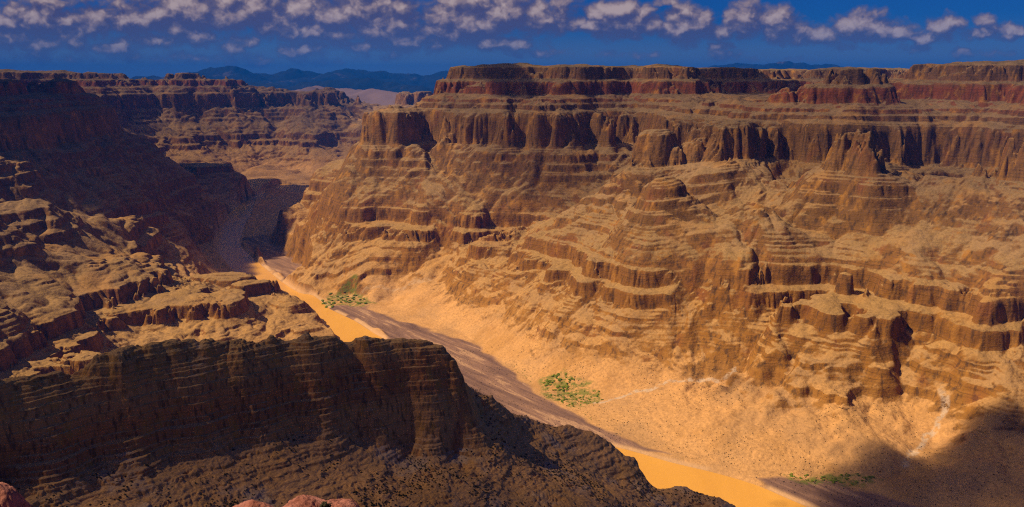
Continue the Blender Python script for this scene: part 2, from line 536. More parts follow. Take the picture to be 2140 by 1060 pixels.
# ------------------------------------------------------------------ the canyon: survey points
PTS = [
 (2190,1060,2362),(2190,960,2536),(2190,860,2785),(2190,760,2918),(2190,640,3060),(2190,500,3961),(2190,400,4157),(2120,1060,2344),(2120,960,2531),(2120,880,2700),
 (2120,800,2818),(2120,700,2972),(2120,600,3098),(2120,500,3972),(2120,430,4085),(2040,780,2870),(2045,690,2980),(2060,640,3045),(2010,620,3069),(2040,1060,2329),
 (2040,980,2452),(2040,900,2664),(2060,840,2793),(1960,1060,2306),(1930,920,2654),(1965,850,2781),(1970,780,2864),(2020,745,2911),(1990,690,2977),(1950,640,3040),
 (1920,590,3115),(1980,560,3149),(2000,500,3980),(2020,440,4079),(1880,1060,2269),(1860,1000,2389),(1860,920,2546),(1850,850,2755),(1760,1010,2338),(1760,960,2436),
 (1760,880,2623),(1690,985,2377),(1650,920,2480),(1650,860,2634),(1530,768,2831),(1600,800,2797),(1700,812,2816),(1790,800,2843),(1880,772,2873),(1560,715,2900),
 (1600,665,2973),(1660,645,3025),(1720,636,3097),(1770,640,3070),(1800,660,3031),(1720,720,2936),(1640,730,2899),(1800,740,2920),(1720,612,3072),(1780,615,3105),
 (1840,600,3108),(1880,588,3120),(1920,610,3086),(1870,660,3022),(1900,720,2938),(1830,700,2970),(1600,1012,2262),(1600,985,2328),(1600,940,2407),(1600,880,2576),
 (1600,830,2710),(1600,740,2873),(1600,700,2926),(1600,650,2993),(1600,600,3062),(1600,550,3134),(1600,500,3209),(1600,450,3572),(1600,400,3689),(1600,352,3436),
 (1600,285,4038),(1640,330,4014),(1640,292,4111),(1600,262,4119),(1640,240,4250),(1600,225,4350),(1680,560,3168),(1680,500,3275),(1680,440,3443),(1680,400,3940),
 (1680,365,3631),(1690,305,3755),(1750,362,3517),(1750,300,3653),(1820,360,3506),(1830,288,3632),(1750,268,3717),(1850,470,3308),(1760,440,3403),(1760,500,3301),
 (1760,560,3199),(1860,420,3388),(1900,520,3218),(1860,560,3163),(1800,540,3214),(1868,350,3800),(1868,300,4180),(1905,352,3547),(1905,275,3610),(1950,355,3524),
 (1950,276,3587),(2050,350,3506),(2050,276,3563),(2120,352,3460),(2120,280,3552),(2190,350,3440),(2190,282,3543),(1950,400,4105),(1950,440,3990),(1950,490,3258),
 (2050,400,4153),(1870,262,4294),(1950,262,4385),(2050,262,4412),(2150,262,4390),(1800,262,4080),(1960,232,4454),(2100,232,4468),(1870,240,4351),(1740,232,4252),
 (1800,232,4192),(1690,250,4230),(1950,197,4600),(2100,197,4545),(1880,197,4650),(1950,153,4720),(2100,153,4643),(2190,153,4620),(1890,152,4800),(1780,185,4350),
 (1830,190,4408),(1875,188,4482),(1785,140,4459),(1830,137,4538),(1868,141,4581),(1740,195,4700),(1760,165,4600),(1700,195,6300),(1655,190,6200),(1655,150,6900),
 (1760,149,6900),(1700,149,6950),(1700,210,5400),(1650,215,5000),(1340,268,4043),(1400,260,4034),(1460,277,3993),(1530,286,3902),(1335,345,3900),(1400,346,3530),
 (1460,352,3817),(1530,354,3756),(1500,225,4537),(1500,205,5000),(1400,235,4628),(1400,210,4714),(1560,250,4150),(1460,250,4524),(1500,400,3699),(1500,450,3596),
 (1500,520,3216),(1500,580,3109),(1500,640,3015),(1500,690,2941),(1480,745,2870),(1500,800,2791),(1500,870,2579),(1500,920,2437),(1500,950,2394),(1500,992,2280),
 (1400,375,4294),(1400,440,3706),(1400,500,3280),(1400,550,3201),(1400,600,3125),(1400,650,3052),(1400,700,2981),(1400,745,2911),(1400,790,2842),(1400,850,2654),
 (1400,890,2520),(1400,925,2449),(1400,967,2324),(1300,400,4347),(1300,460,3682),(1300,520,3297),(1300,580,3184),(1300,640,3085),(1300,700,2993),(1300,760,2907),
 (1300,825,2776),(1290,890,2548),(1200,520,3636),(1200,580,3347),(1200,640,3189),(1200,700,3069),(1200,760,2965),(1200,820,2819),(1220,870,2623),(1100,520,3768),
 (1100,580,3560),(1100,640,3417),(1100,690,3288),(1100,740,3146),(1095,778,3030),(1130,830,2785),(1000,530,3992),(1000,580,3824),(1000,630,3677),(1000,670,3597),
 (1000,712,3422),(1000,760,3143),(930,555,4094),(930,600,3956),(930,640,3860),(920,680,3669),(860,570,4202),(860,610,4069),(860,655,3885),(870,545,4267),(930,516,4259),
 (1000,490,4213),(1050,470,4191),(1100,466,4053),(1150,470,3946),(1150,455,4020),(1210,442,3840),(1250,410,3843),(1290,372,3871),(1320,347,3950),(900,515,4319),
 (960,488,4350),(1050,452,4380),(1150,428,4420),(1210,398,4470),(1260,355,4560),(1310,305,4755),(968,149,5214),(1015,137,5350),(1100,134,5400),(1205,134,5350),
 (1240,142,5900),(1310,134,5500),(1400,136,5450),(1420,142,6000),(1530,143,6000),(1640,145,5900),(968,197,5048),(1100,197,5150),(1200,197,5100),(1240,205,5600),
 (1300,200,5256),(1400,192,5250),(1530,190,5700),(1640,190,5600),(1600,205,5200),(1000,224,4960),(1100,224,4980),(1200,228,4950),(1270,240,5050),(1310,232,5000),
 (1360,225,4900),(960,290,4801),(1000,290,4785),(1100,286,4800),(1170,285,4780),(1230,290,4800),(1290,282,5044),(1330,276,4950),(925,208,5111),(910,235,5046),
 (905,280,4903),(945,160,5247),(775,228,5202),(820,226,5189),(872,228,5139),(745,292,5131),(820,300,4988),(885,302,4879),(895,296,4897),(750,262,5153),(950,310,4770),
 (950,350,4658),(950,400,4547),(950,440,4456),(1100,320,4676),(1100,360,4589),(1100,400,4496),(1100,438,4411),(1190,320,4645),(1190,370,4535),(820,350,4869),
 (820,400,4730),(820,440,4611),(820,480,4471),(820,520,4374),(820,546,4319),(820,580,4256),(820,612,4173),(820,640,4025),(720,312,5256),(720,350,4971),(720,420,4784),
 (720,470,4652),(720,520,4537),(720,560,4330),(720,592,4275),(720,610,4365),(690,622,4272),(740,622,4244),(780,636,4092),(840,658,3876),(650,360,6268),(650,420,5917),
 (650,480,5755),(650,530,4609),(640,570,4471),(625,600,4539),(600,387,5904),(565,415,5816),(556,455,5372),(550,490,5300),(560,520,5586),(600,555,5093),(600,440,5776),
 (600,500,5635),(700,326,6127),(-60,330,4906),(-60,480,3967),(-60,640,3274),(-60,780,2905),(0,342,4860),(0,400,4317),(0,470,4099),(0,540,3793),(0,600,3481),(0,660,3243),
 (0,720,3089),(0,780,2932),(60,368,4393),(100,397,4463),(100,450,4250),(100,520,4016),(100,600,3565),(100,680,3305),(100,750,3102),(200,437,4656),(200,490,4304),
 (200,540,4103),(200,600,3732),(200,660,3525),(200,730,3264),(310,457,4853),(300,500,4668),(260,530,4334),(300,590,3861),(300,650,3626),(300,710,3407),(350,482,4874),
 (385,512,4844),(395,545,4597),(340,530,4662),(375,560,4620),(400,572,4193),(450,576,4129),(540,574,4181),(600,597,4028),(650,624,3891),(692,690,3606),(400,620,3771),
 (400,660,3613),(400,700,3494),(540,620,3839),(540,660,3670),(540,705,3523),(620,655,3677),(640,695,3581),(590,700,3558),(470,640,3644),(430,545,5410),(445,515,5891),
 (420,530,5648),(430,None,4700,12),(480,None,4450,8),(530,None,4330,7),(590,None,4180,6),(640,None,3980,5),(400,None,5100,40),(0,None,2000,170),(150,None,2000,120),
 (300,None,2200,80),(450,None,2300,40),(600,None,2400,15),(720,None,2500,3),(0,None,1500,120),(400,None,1500,60),(800,None,1500,4),(1070,None,1400,4),
 (-300,None,3000,500),(-300,None,1500,250),(0,None,4500,520),(100,None,4650,420),(200,None,4800,330),(310,None,5050,160),(-60,162,5409),(0,156,5695),(90,153,6291),
 (125,162,6421),(165,190,6543),(205,225,6704),(260,262,6817),(300,280,6857),(350,330,6772),(375,338,6786),(430,312,8256),(465,320,8239),(520,346,8156),(560,368,8762),
 (592,384,9150),(0,250,5170),(0,310,4929),(100,250,5537),(100,330,5087),(200,300,5934),(250,325,6010),(200,380,5274),(300,380,5909),(350,420,5383),(420,380,6678),
 (420,440,6081),(500,380,7356),(500,410,8670),(445,470,7650),(440,490,6352),(300,440,4842),(-60,None,7500,500),(0,None,6800,450),(165,None,7200,350),(300,None,7600,200),
 (430,None,9000,100),(530,None,9900,20),(500,455,7126),(480,500,6160),(560,405,8569),(575,396,8890),(590,392,9029),(640,None,8800,5),(700,None,8000,60),
 (680,None,6700,250),(760,None,6500,300),(760,None,8000,150),(620,None,7000,60),(560,None,6500,8),(580,None,7200,5),(600,None,7700,5),(650,None,7200,120),
 (545,None,6000,6),(575,None,6100,40),(470,440,7498),(490,425,7914),(520,408,8437),(-60,172,10800),(130,168,11500),(200,172,11800),(240,168,12000),(270,163,12300),
 (310,165,12500),(330,159,12500),(345,154,12400),(390,158,12400),(402,168,12500),(450,180,12500),(480,174,12500),(510,185,12500),(540,197,12500),(620,200,12500),
 (632,196,12400),(648,207,12600),(700,214,12800),(745,236,12500),(220,205,11500),(300,230,11700),(300,262,11400),(400,250,11700),(400,300,11300),(480,325,10900),
 (560,355,10300),(600,370,9750),(640,330,10800),(650,260,11600),(700,300,11200),(700,250,11800),(560,260,11700),(560,310,11200),(480,250,11800),(760,209,14000),
 (800,232,13800),(720,209,14200),(300,None,15000,700),(600,None,15000,350),(850,None,14500,250),(900,None,9000,500),(900,None,7500,700),(850,None,11000,300),
 (968,None,6200,1150),(1100,None,7000,1180),(1250,None,9000,1190),(1500,None,9000,1190),(1700,None,9500,1190),(1900,None,7000,1180),(2100,None,7000,1180),
 (2100,None,12000,1190),(1500,None,14000,1170),(1100,None,12000,1150),(960,None,8500,900),(1000,None,14000,1000),(2100,None,15500,1190),(820,None,5250,820),
 (745,None,5300,600),(650,None,6500,200),(600,None,6700,60),(2700,None,2000,200),(2700,None,3500,800),(2700,None,4800,1190),(2700,None,9000,1190),(-500,None,5000,1150),
 (-500,None,9000,800),(-500,None,14000,1000),
]
STRATA = [(0, 0), (112, 1.0), (136, .3), (172, 1.3), (188, .35), (225, 1.4), (234, .5), (262, 1.3), (318, .22), (334, 2.4), (398, .22), (412, 1.6), (424, .5),
          (470, 1.25), (480, .5), (555, 1.3), (590, .5), (606, 1.5), (640, .45), (654, 1.4), (690, .42), (722, 1.3), (738, .6), (880, .17), (905, .5), (928, 1.5), (948, .3), (962, 1.5), (980, .3), (1005, 1.6),
          (1080, .24), (1096, 1.6), (1165, .2), (1200, 2.5), (1300, 3.0)]
T, Tinv = terrace(STRATA)


HB = np.arange(-50, 1200, 2.0)                       # how steep the staircase is around each height
HT = (T(HB + 12) - T(HB - 12)) / 24
_tz = T(HB)
_ker = np.hanning(61)
TS = np.convolve(np.pad(_tz, 30, mode='edge'), _ker / _ker.sum(), 'valid')     # the same staircase under rubble
TS = np.maximum.accumulate(TS)


def stretch(D):
    return 1 + .05 * sstep(4000, 4900, D)


def lift(a, D, z):
    """the beds rise a little towards the right-hand wall"""
    return -130 * sstep(-.17, -.24, a) * (1 - sstep(4300, 4900, D)) + 52 * sstep(.16, .30, a) * sstep(2600, 3200, D) * (1 - sstep(3900, 4500, D))


A_MAX, R0, R1 = math.radians(43), 1300.0, 15500.0
qr, zr = controls(PTS)
b_ctrl = Tinv((zr - lift(qr[:, 0], np.exp(qr[:, 1]), zr)) / stretch(np.exp(qr[:, 1])))
surf = RBF(qr, b_ctrl, c=.022, ridge=.010)
CA, CL = 420, 520
ca = np.linspace(-A_MAX, A_MAX, CA)
cl = np.linspace(math.log(R0), math.log(R1), CL)
GA, GL = np.meshgrid(ca, cl)
BASE = surf(GA, GL).reshape(CL, CA).astype(F)
lap('base surface')


ZC = T(BASE) * stretch(np.exp(GL)) + lift(GA, np.exp(GL), None)          # coarse surface, used to look up what a sight line meets
RC = np.exp(cl)
DC = np.exp(np.linspace(math.log(R0), math.log(R1), 6000))


def hit(px, py, rmin=1500.0):
    """ground point met by the sight line of a survey mark"""
    a, k_ = ray(px, py)
    ia = (a + A_MAX) / (2 * A_MAX) * (CA - 1)
    i0 = int(min(max(ia, 0), CA - 2))
    f = ia - i0
    zc = np.interp(np.log(DC), cl, ZC[:, i0] * (1 - f) + ZC[:, i0 + 1] * f)
    ok = np.nonzero((zc >= EYE + k_ * DC) & (DC > rmin))[0]
    D = DC[ok[0]] if len(ok) else EYE / max(-k_, .02)
    return D * math.sin(a), D * math.cos(a)


# rivers and washes as ground-plan lines: unproject the traced banks on to the water level
def ground(px, py, z=0.0):
    a, k_ = ray(px, py)
    D = (EYE - z) / -k_
    return D * math.sin(a), D * math.cos(a)


BANK_R = [(612,386),(590,394),(568,408),(545,426),(520,455),(505,490),(501,510),(520,532),(553,560),(590,590),(625,612),(655,618),(690,646),(740,670),(780,696),(806,712),(870,770),(960,830),(1080,880),(1200,915),(1310,940),(1400,966),(1500,990),(1580,1014),(1650,1044),(1700,1066),(1800,1120),(1960,1220)]
BANK_L = [(585,384),(566,392),(540,405),(505,425),(472,455),(456,485),(453,515),(468,543),(497,572),(540,600),(590,620),(640,632),(660,660),(690,690),(715,716),(760,765),(850,830),(960,880),(1080,930),(1200,965),(1300,1000),(1375,1022),(1420,1040),(1480,1080),(1580,1140),(1750,1260)]


def densify(P, n=6):
    P = np.array(P, float)
    out = []
    for i in range(len(P) - 1):
        p0, p1, p2, p3 = P[max(i - 1, 0)], P[i], P[i + 1], P[min(i + 2, len(P) - 1)]
        for t in np.arange(n) / n:
            out.append(.5 * ((2 * p1) + (-p0 + p2) * t + (2 * p0 - 5 * p1 + 4 * p2 - p3) * t * t + (-p0 + 3 * p1 - 3 * p2 + p3) * t ** 3))
    out.append(P[-1])
    return np.array(out)


RB = densify([ground(*p) for p in BANK_R])
LB = densify([ground(*p) for p in BANK_L])
POLY = np.concatenate([RB, LB[::-1]])


def seg_dist(X, Y, P):
    d2 = np.full(X.shape, 1e18)
    for (x0, y0), (x1, y1) in zip(P[:-1], P[1:]):
        vx, vy = x1 - x0, y1 - y0
        t = np.clip(((X - x0) * vx + (Y - y0) * vy) / (vx * vx + vy * vy + 1e-9), 0, 1)
        d2 = np.minimum(d2, (X - x0 - t * vx) ** 2 + (Y - y0 - t * vy) ** 2)
    return np.sqrt(d2)


def inside(X, Y, P):
    c = np.zeros(X.shape, bool)
    Q = np.roll(P, -1, 0)
    for (x0, y0), (x1, y1) in zip(P, Q):
        if y0 == y1:
            continue
        m = (Y > min(y0, y1)) & (Y <= max(y0, y1))
        c ^= m & (X < x0 + (Y - y0) / (y1 - y0) * (x1 - x0))
    return c


NA, NR = int(1500 * RES), int(2700 * RES)
az_ = np.linspace(-A_MAX, A_MAX, NA)
lr = np.linspace(math.log(R0), math.log(R1), NR)
rr = np.exp(lr)
X = (rr[:, None] * np.sin(az_)[None]).astype(F)
Y = (rr[:, None] * np.cos(az_)[None]).astype(F)
R = np.broadcast_to(rr[:, None].astype(F), X.shape)
AI, LI = np.meshgrid(np.linspace(0, CA - 1, NA), np.linspace(0, CL - 1, NR))
AI = AI.astype(F)
LI = LI.astype(F)
# river distance on the coarse grid (metres, negative inside)
GX, GY = np.exp(GL) * np.sin(GA), np.exp(GL) * np.cos(GA)
# finer lookup for the river
RA, RL = 900, 900
ra_ = np.linspace(-A_MAX, A_MAX, RA)
rl_ = np.linspace(math.log(R0), math.log(11500), RL)
HA, HL = np.meshgrid(ra_, rl_)
HX, HY = np.exp(HL) * np.sin(HA), np.exp(HL) * np.cos(HA)
sd = seg_dist(HX, HY, POLY[::2])
sd = np.where(inside(HX, HY, POLY), -sd, sd).astype(F)
IA = AI * F((RA - 1) / (CA - 1))
IL = ((lr[:, None] - rl_[0]) / (rl_[-1] - rl_[0]) * (RL - 1)).astype(F) + np.zeros_like(AI)
SD = bilin(sd, IA, np.minimum(IL, RL - 1.001))
lap('river')

B = bilin(BASE, AI, LI)
# traced ravines (negative) and buttresses (positive): (survey marks, half width m, height)
FEATURES = [
 ([(1345,258),(1310,300),(1265,350),(1215,400),(1150,430),(1050,456),(960,490),(905,522),(840,560)], 185, -52),
 ([(1400,252),(1352,278),(1332,335)], 120, 16),
 ([(1862,285),(1870,350),(1900,420),(1935,470),(1990,525)], 95, -30),
 ([(1640,285),(1642,345),(1605,420),(1570,470)], 150, -40), ([(1700,300),(1752,330),(1815,330)], 150, 10),
 ([(1555,360),(1556,450),(1580,505),(1625,560),(1700,600)], 90, -34),
 ([(1745,400),(1748,470),(1740,510)], 45, -16),
 ([(1990,290),(1995,350),(2000,420),(1960,480)], 70, -16), ([(1925,280),(1925,340)], 50, -14), ([(2085,285),(2080,350),(2040,420)], 60, -16),
 ([(2062,742),(2010,748),(1975,785),(1965,820),(1950,890),(1915,930),(1895,965)], 90, -22), ([(2062,742),(2110,690),(2150,640)], 110, -22),
 ([(1520,745),(1580,670),(1640,612),(1745,590),(1820,575)], 150, -84), ([(1895,775),(1905,700),(1940,655),(1970,620)], 120, -48),
 ([(1712,672),(1700,720),(1695,770)], 230, 78), ([(1905,580),(1870,625),(1850,690),(1835,750)], 100, 34), ([(1620,700),(1580,745)], 80, 14),
 ([(2150,560),(2085,640),(2062,700),(2085,790),(2140,860)], 150, 44),
 ([(1480,400),(1440,470),(1420,530),(1380,600),(1350,680)], 90, -18), ([(1545,420),(1530,500),(1560,580)], 90, 22),
 ([(1250,600),(1230,680),(1200,740)], 60, -14), ([(1255,470),(1290,560),(1270,650),(1250,730)], 80, -26), ([(1440,560),(1470,650),(1480,730)], 60, -14), ([(1100,560),(1060,640),(1020,690)], 60, -14),
 ([(990,500),(960,570),(930,640)], 60, -12), ([(1170,500),(1160,570),(1140,640)], 60, 12),
 ([(892,235),(905,295),(935,345),(1000,400),(1045,442)], 120, -34), ([(898,222),(903,250),(912,300)], 95, -46), ([(1236,205),(1238,260),(1246,300),(1256,345)], 80, -34),
 ([(1140,325),(1118,380),(1095,425)], 90, -22), ([(800,320),(790,390),(770,440)], 60, -15), ([(700,345),(690,420),(680,480)], 70, -15), ([(870,330),(865,400),(850,450)], 60, -14), ([(940,350),(930,400)], 50, 12),
 ([(1016,232),(1020,292)], 55, -15), ([(1082,228),(1092,292)], 55, -15), ([(1142,230),(1150,290)], 45, -15), ([(1192,232),(1200,288)], 50, -15), ([(1282,228),(1292,290)], 60, -15), ([(1335,222),(1330,280)], 70, -15), ([(960,228),(965,290)], 60, -15),
 ([(820,232),(820,298)], 110, 14), ([(1050,232),(1055,288)], 45, 10), ([(1115,232),(1118,288)], 45, 10),
 ([(1068,140),(1070,196)], 60, -14), ([(1130,138),(1135,196)], 60, -14),
 ([(235,500),(300,520),(345,540),(390,566)], 130, -40), ([(120,560),(160,590),(185,640)], 80, -22), ([(60,470),(130,520),(190,530)], 90, -26), ([(440,590),(455,640),(470,690)], 70, -24), ([(560,620),(600,660)], 60, -16), ([(20,600),(60,650),(110,700)], 90, -26), ([(300,600),(280,660),(250,700)], 70, -20),
 ([(230,230),(300,300),(330,345)], 260, -50), ([(420,205),(430,300)], 260, -60), ([(500,215),(520,320)], 260, -60), ([(585,215),(590,330)], 240, -55), ([(345,190),(360,300)], 200, -50), ([(680,225),(690,300)], 240, -55),
 ([(180,250),(250,330),(300,400)], 200, -30), ([(380,345),(430,400),(450,450)], 160, -26),
]
for pts, w, dep in FEATURES:
    P = np.array([hit(*p) for p in pts])
    P = densify(P, 4)
    lo, hi = P.min(0) - 1.6 * w, P.max(0) + 1.6 * w
    r_lo, r_hi = np.searchsorted(rr, [max(np.hypot(*P.T).min() - 2 * w, R0), np.hypot(*P.T).max() + 2 * w])
    az_p = np.arctan2(P[:, 0], P[:, 1])
    da = 2 * w / np.hypot(*P.T).min()
    c_lo, c_hi = np.searchsorted(az_, [az_p.min() - da, az_p.max() + da])
    if r_hi <= r_lo or c_hi <= c_lo:
        continue
    S = (slice(r_lo, r_hi), slice(c_lo, c_hi))
    xs = X[S] + perlin(X[S] / 160, Y[S] / 160, 5) * w * .45 + perlin(X[S] / 50, Y[S] / 50, 6) * w * .18
    ys = Y[S] + perlin(X[S] / 160, Y[S] / 160, 7) * w * .45 + perlin(X[S] / 50, Y[S] / 50, 8) * w * .18
    d = seg_dist(xs, ys, P) / w
    fall = 1 - sstep(0, 1.5, d) if dep > 0 else np.maximum(0, 1 - d / 1.5) ** 1.4
    B[S] += (dep * fall).astype(F)
lap('ravines and buttresses')
# headlands, alcoves, gullies, flutes
wx = perlin(X / 420, Y / 420, 1) * 90 + perlin(X / 130, Y / 130, 2) * 26
wy = perlin(X / 420, Y / 420, 3) * 90 + perlin(X / 130, Y / 130, 4) * 26
XW, YW = X + wx, Y + wy
amp = sstep(15, 190, B) * .85 + .06
hardness = (.3 + .7 * sstep(1.0, 2.2, np.interp(B, HB, HT))).astype(F)
nz_ = np.zeros_like(B)
for i, (lam, a) in enumerate([(760, 40), (400, 34), (190, 20), (88, 10.5), (45, 6.0), (23, 3.2), (12, 1.6)]):
    p = perlin(XW / lam, YW / lam, 11 + i)
    if lam < 60:
        p = p * F(.45) + (np.round(p * 4) / 4 * .55).astype(F)
    w_ = F(a) if lam > 60 else (a * hardness).astype(F)
    nz_ += (np.abs(p) * 2.0 - .62).astype(F) * w_
    del p
B2 = B + nz_ * amp * 0.95
far_amp = sstep(6000, 11000, R)
B2 += far_amp * ((np.abs(perlin(XW / 1100, YW / 1100, 31)) * 2 - .6) * 85 + (np.abs(perlin(XW / 480, YW / 480, 32)) * 2 - .6) * 45)
lap('relief')
ST = stretch(R)
Z = T(B2).astype(F)
# rubble aprons bury the small ledges, most of all in the ravines
cov = perlin(XW / 520, YW / 520, 45) * .9 + perlin(XW / 190, YW / 190, 46) * .5 - nz_ * F(.016) - .02
cov -= F(.32) * sstep(-.17, -.24, az_)[None].astype(F) * (1 - sstep(4300, 4900, R))
cov += np.interp(Z, [0, 100, 170, 250, 275, 400, 425, 545, 575, 720], [.1, .1, .05, -.1, -.35, -.35, .3, .3, -.12, -.05]).astype(F)
cov = sstep(-.10, .32, cov) * (1 - sstep(690, 735, Z) * (1 - sstep(930, 960, Z) * .6)) * (1 - sstep(990, 1010, Z))
Z = Z + (np.interp(B2, HB, TS).astype(F) - Z) * cov * .92
BED = Z.copy()
# thin beds: small steps on every rock slope
j = perlin(XW / 260, YW / 260, 41) * 5
def stairs(z, step, k_):
    w = z + perlin(z / F(step * 2.3), np.zeros_like(z) + F(.5), 44) * F(step * .62)      # beds of unequal thickness
    u = (w + j) / step
    f = u - np.floor(u)
    s_ = np.floor(u) + sstep(.0, 1.0, np.clip((f - .5) * k_ + .5, 0, 1))
    return z + (s_ - u) * step
bedmask = sstep(70, 170, Z) * (1 - .5 * sstep(1165, 1200, Z)) * (1 - .75 * cov)
jm = sstep(-.35, .25, perlin(X / 310, Y / 310, 47) + perlin(Z / 60, X / 2000, 48) * .8)
Z = Z + (stairs(Z, 14.0, 3.0) - Z) * .45 * bedmask * jm
Z = Z + (stairs(Z + perlin(X / 90, Y / 90, 43) * 1.5, 5.9, 3.0) - Z) * .28 * bedmask * (.15 + .85 * jm)
Z = Z * ST + lift(np.broadcast_to(az_[None].astype(F), X.shape), R, None).astype(F)
# rubble on slopes
Z += (np.abs(perlin(XW / 62, YW / 62, 53)) * 4.5 + np.abs(perlin(XW / 27, YW / 27, 54)) * 1.8) * sstep(6, 30, Z) * (1 - sstep(110, 160, Z))
Z += (perlin(X / 31, Y / 31, 51) * 1.6 + perlin(X / 13, Y / 13, 52) * .9) * sstep(2, 60, Z)
def area_mask(pts, soft, z=4.0):
    P = np.array([ground(px, py, z) for px, py in pts])
    lo, hi = P.min(0) - 200, P.max(0) + 200
    sel = (X > lo[0]) & (X < hi[0]) & (Y > lo[1]) & (Y < hi[1])
    out = np.zeros_like(X)
    xs = X[sel] + perlin(X[sel] / 90, Y[sel] / 90, 63) * 30
    ys = Y[sel] + perlin(X[sel] / 90, Y[sel] / 90, 64) * 30
    d = seg_dist(xs, ys, np.concatenate([P, P[:1]]))
    d = np.where(inside(xs, ys, P), -d, d)
    out[sel] = 1 - sstep(-soft, soft, d)
    return out


FLAT_AREAS = [
    [(655,628),(690,616),(760,620),(800,645),(880,676),(980,712),(1060,768),(1120,822),(1200,868),(1300,915),(1400,950),(1300,938),(1100,895),(900,800),(800,705),(700,650)],
    [(503,500),(560,490),(640,560),(640,590),(590,588),(520,530)],
    [(1580,1000),(1700,1003),(1850,1040),(2000,1080),(1900,1130),(1700,1062)],
    [(400,515),(452,500),(470,545),(540,600),(600,625),(560,605),(440,560)],
]
# flats
flat = perlin(X / 120, Y / 120, 55) * 2.2 + perlin(X / 40, Y / 40, 56) * .9 + 4.0
FLATM = np.maximum.reduce([area_mask(A_, 45) for A_ in FLAT_AREAS])
Z = Z + (np.minimum(Z, flat + 1.5) - Z) * FLATM
bank = np.clip(SD / 14, -1, 1) * 3.2
Z = np.maximum(Z, flat * sstep(0, 40, SD) + np.minimum(bank, 3.2))
Z = np.where(SD < 30, np.minimum(Z, bank + sstep(0, 30, SD) * (np.maximum(Z, 0))), Z)
Z = np.where(SD < -12, -5, Z)
lap('beds')


# ground cover masks
def line_mask(pts, w):
    P = densify([hit(p[0], p[1]) for p in pts], 4)
    lo, hi = P.min(0) - 200, P.max(0) + 200
    sel = (X > lo[0]) & (X < hi[0]) & (Y > lo[1]) & (Y < hi[1])
    out = np.zeros_like(X)
    xs = X[sel] + perlin(X[sel] / 60, Y[sel] / 60, 61) * 14
    ys = Y[sel] + perlin(X[sel] / 60, Y[sel] / 60, 62) * 14
    out[sel] = 1 - sstep(w * .4, w, seg_dist(xs, ys, P))
    return out


WASH = np.maximum.reduce([
    line_mask([(1535,738,122),(1480,748,116),(1440,770,92),(1395,796,60),(1340,815,40),(1280,832,22),(1240,842,12)], 9),
    line_mask([(2060,742,150),(2015,748,140),(1985,772,120),(1965,800,100),(1975,840,85),(1950,890,62),(1915,930,45),(1895,960,30)], 14),
    line_mask([(900,565,120),(830,590,60),(760,600,40),(700,612,25)], 14) * .4,
])
WASH = WASH * (1 - sstep(140, 190, Z))
SILT = np.maximum.reduce([
    area_mask([(672,642),(760,640),(800,658),(880,684),(980,717),(1060,770),(1120,824),(1200,870),(1300,916),(1400,950),(1300,938),(1100,895),(900,800),(800,705),(700,655)], 12),
    area_mask(FLAT_AREAS[1], 18) * .9, area_mask(FLAT_AREAS[2], 14)])
SILT = SILT * (1 - sstep(9, 16, Z))
SAND = (1 - sstep(6, 26, SD)) * sstep(-2, 3, SD) * sstep(.3, .5, perlin(X / 150, Y / 150, 66) + .62)
GREEN = np.maximum.reduce([
    area_mask([(668,640),(690,618),(740,614),(790,636),(740,642),(700,640)], 12),
    area_mask([(1130,800),(1180,798),(1255,832),(1258,845),(1200,856),(1140,832)], 12),
    area_mask([(1625,992),(1700,995),(1800,1004),(1840,1016),(1760,1022),(1650,1004)], 10),
]) * .8
lap('masks')

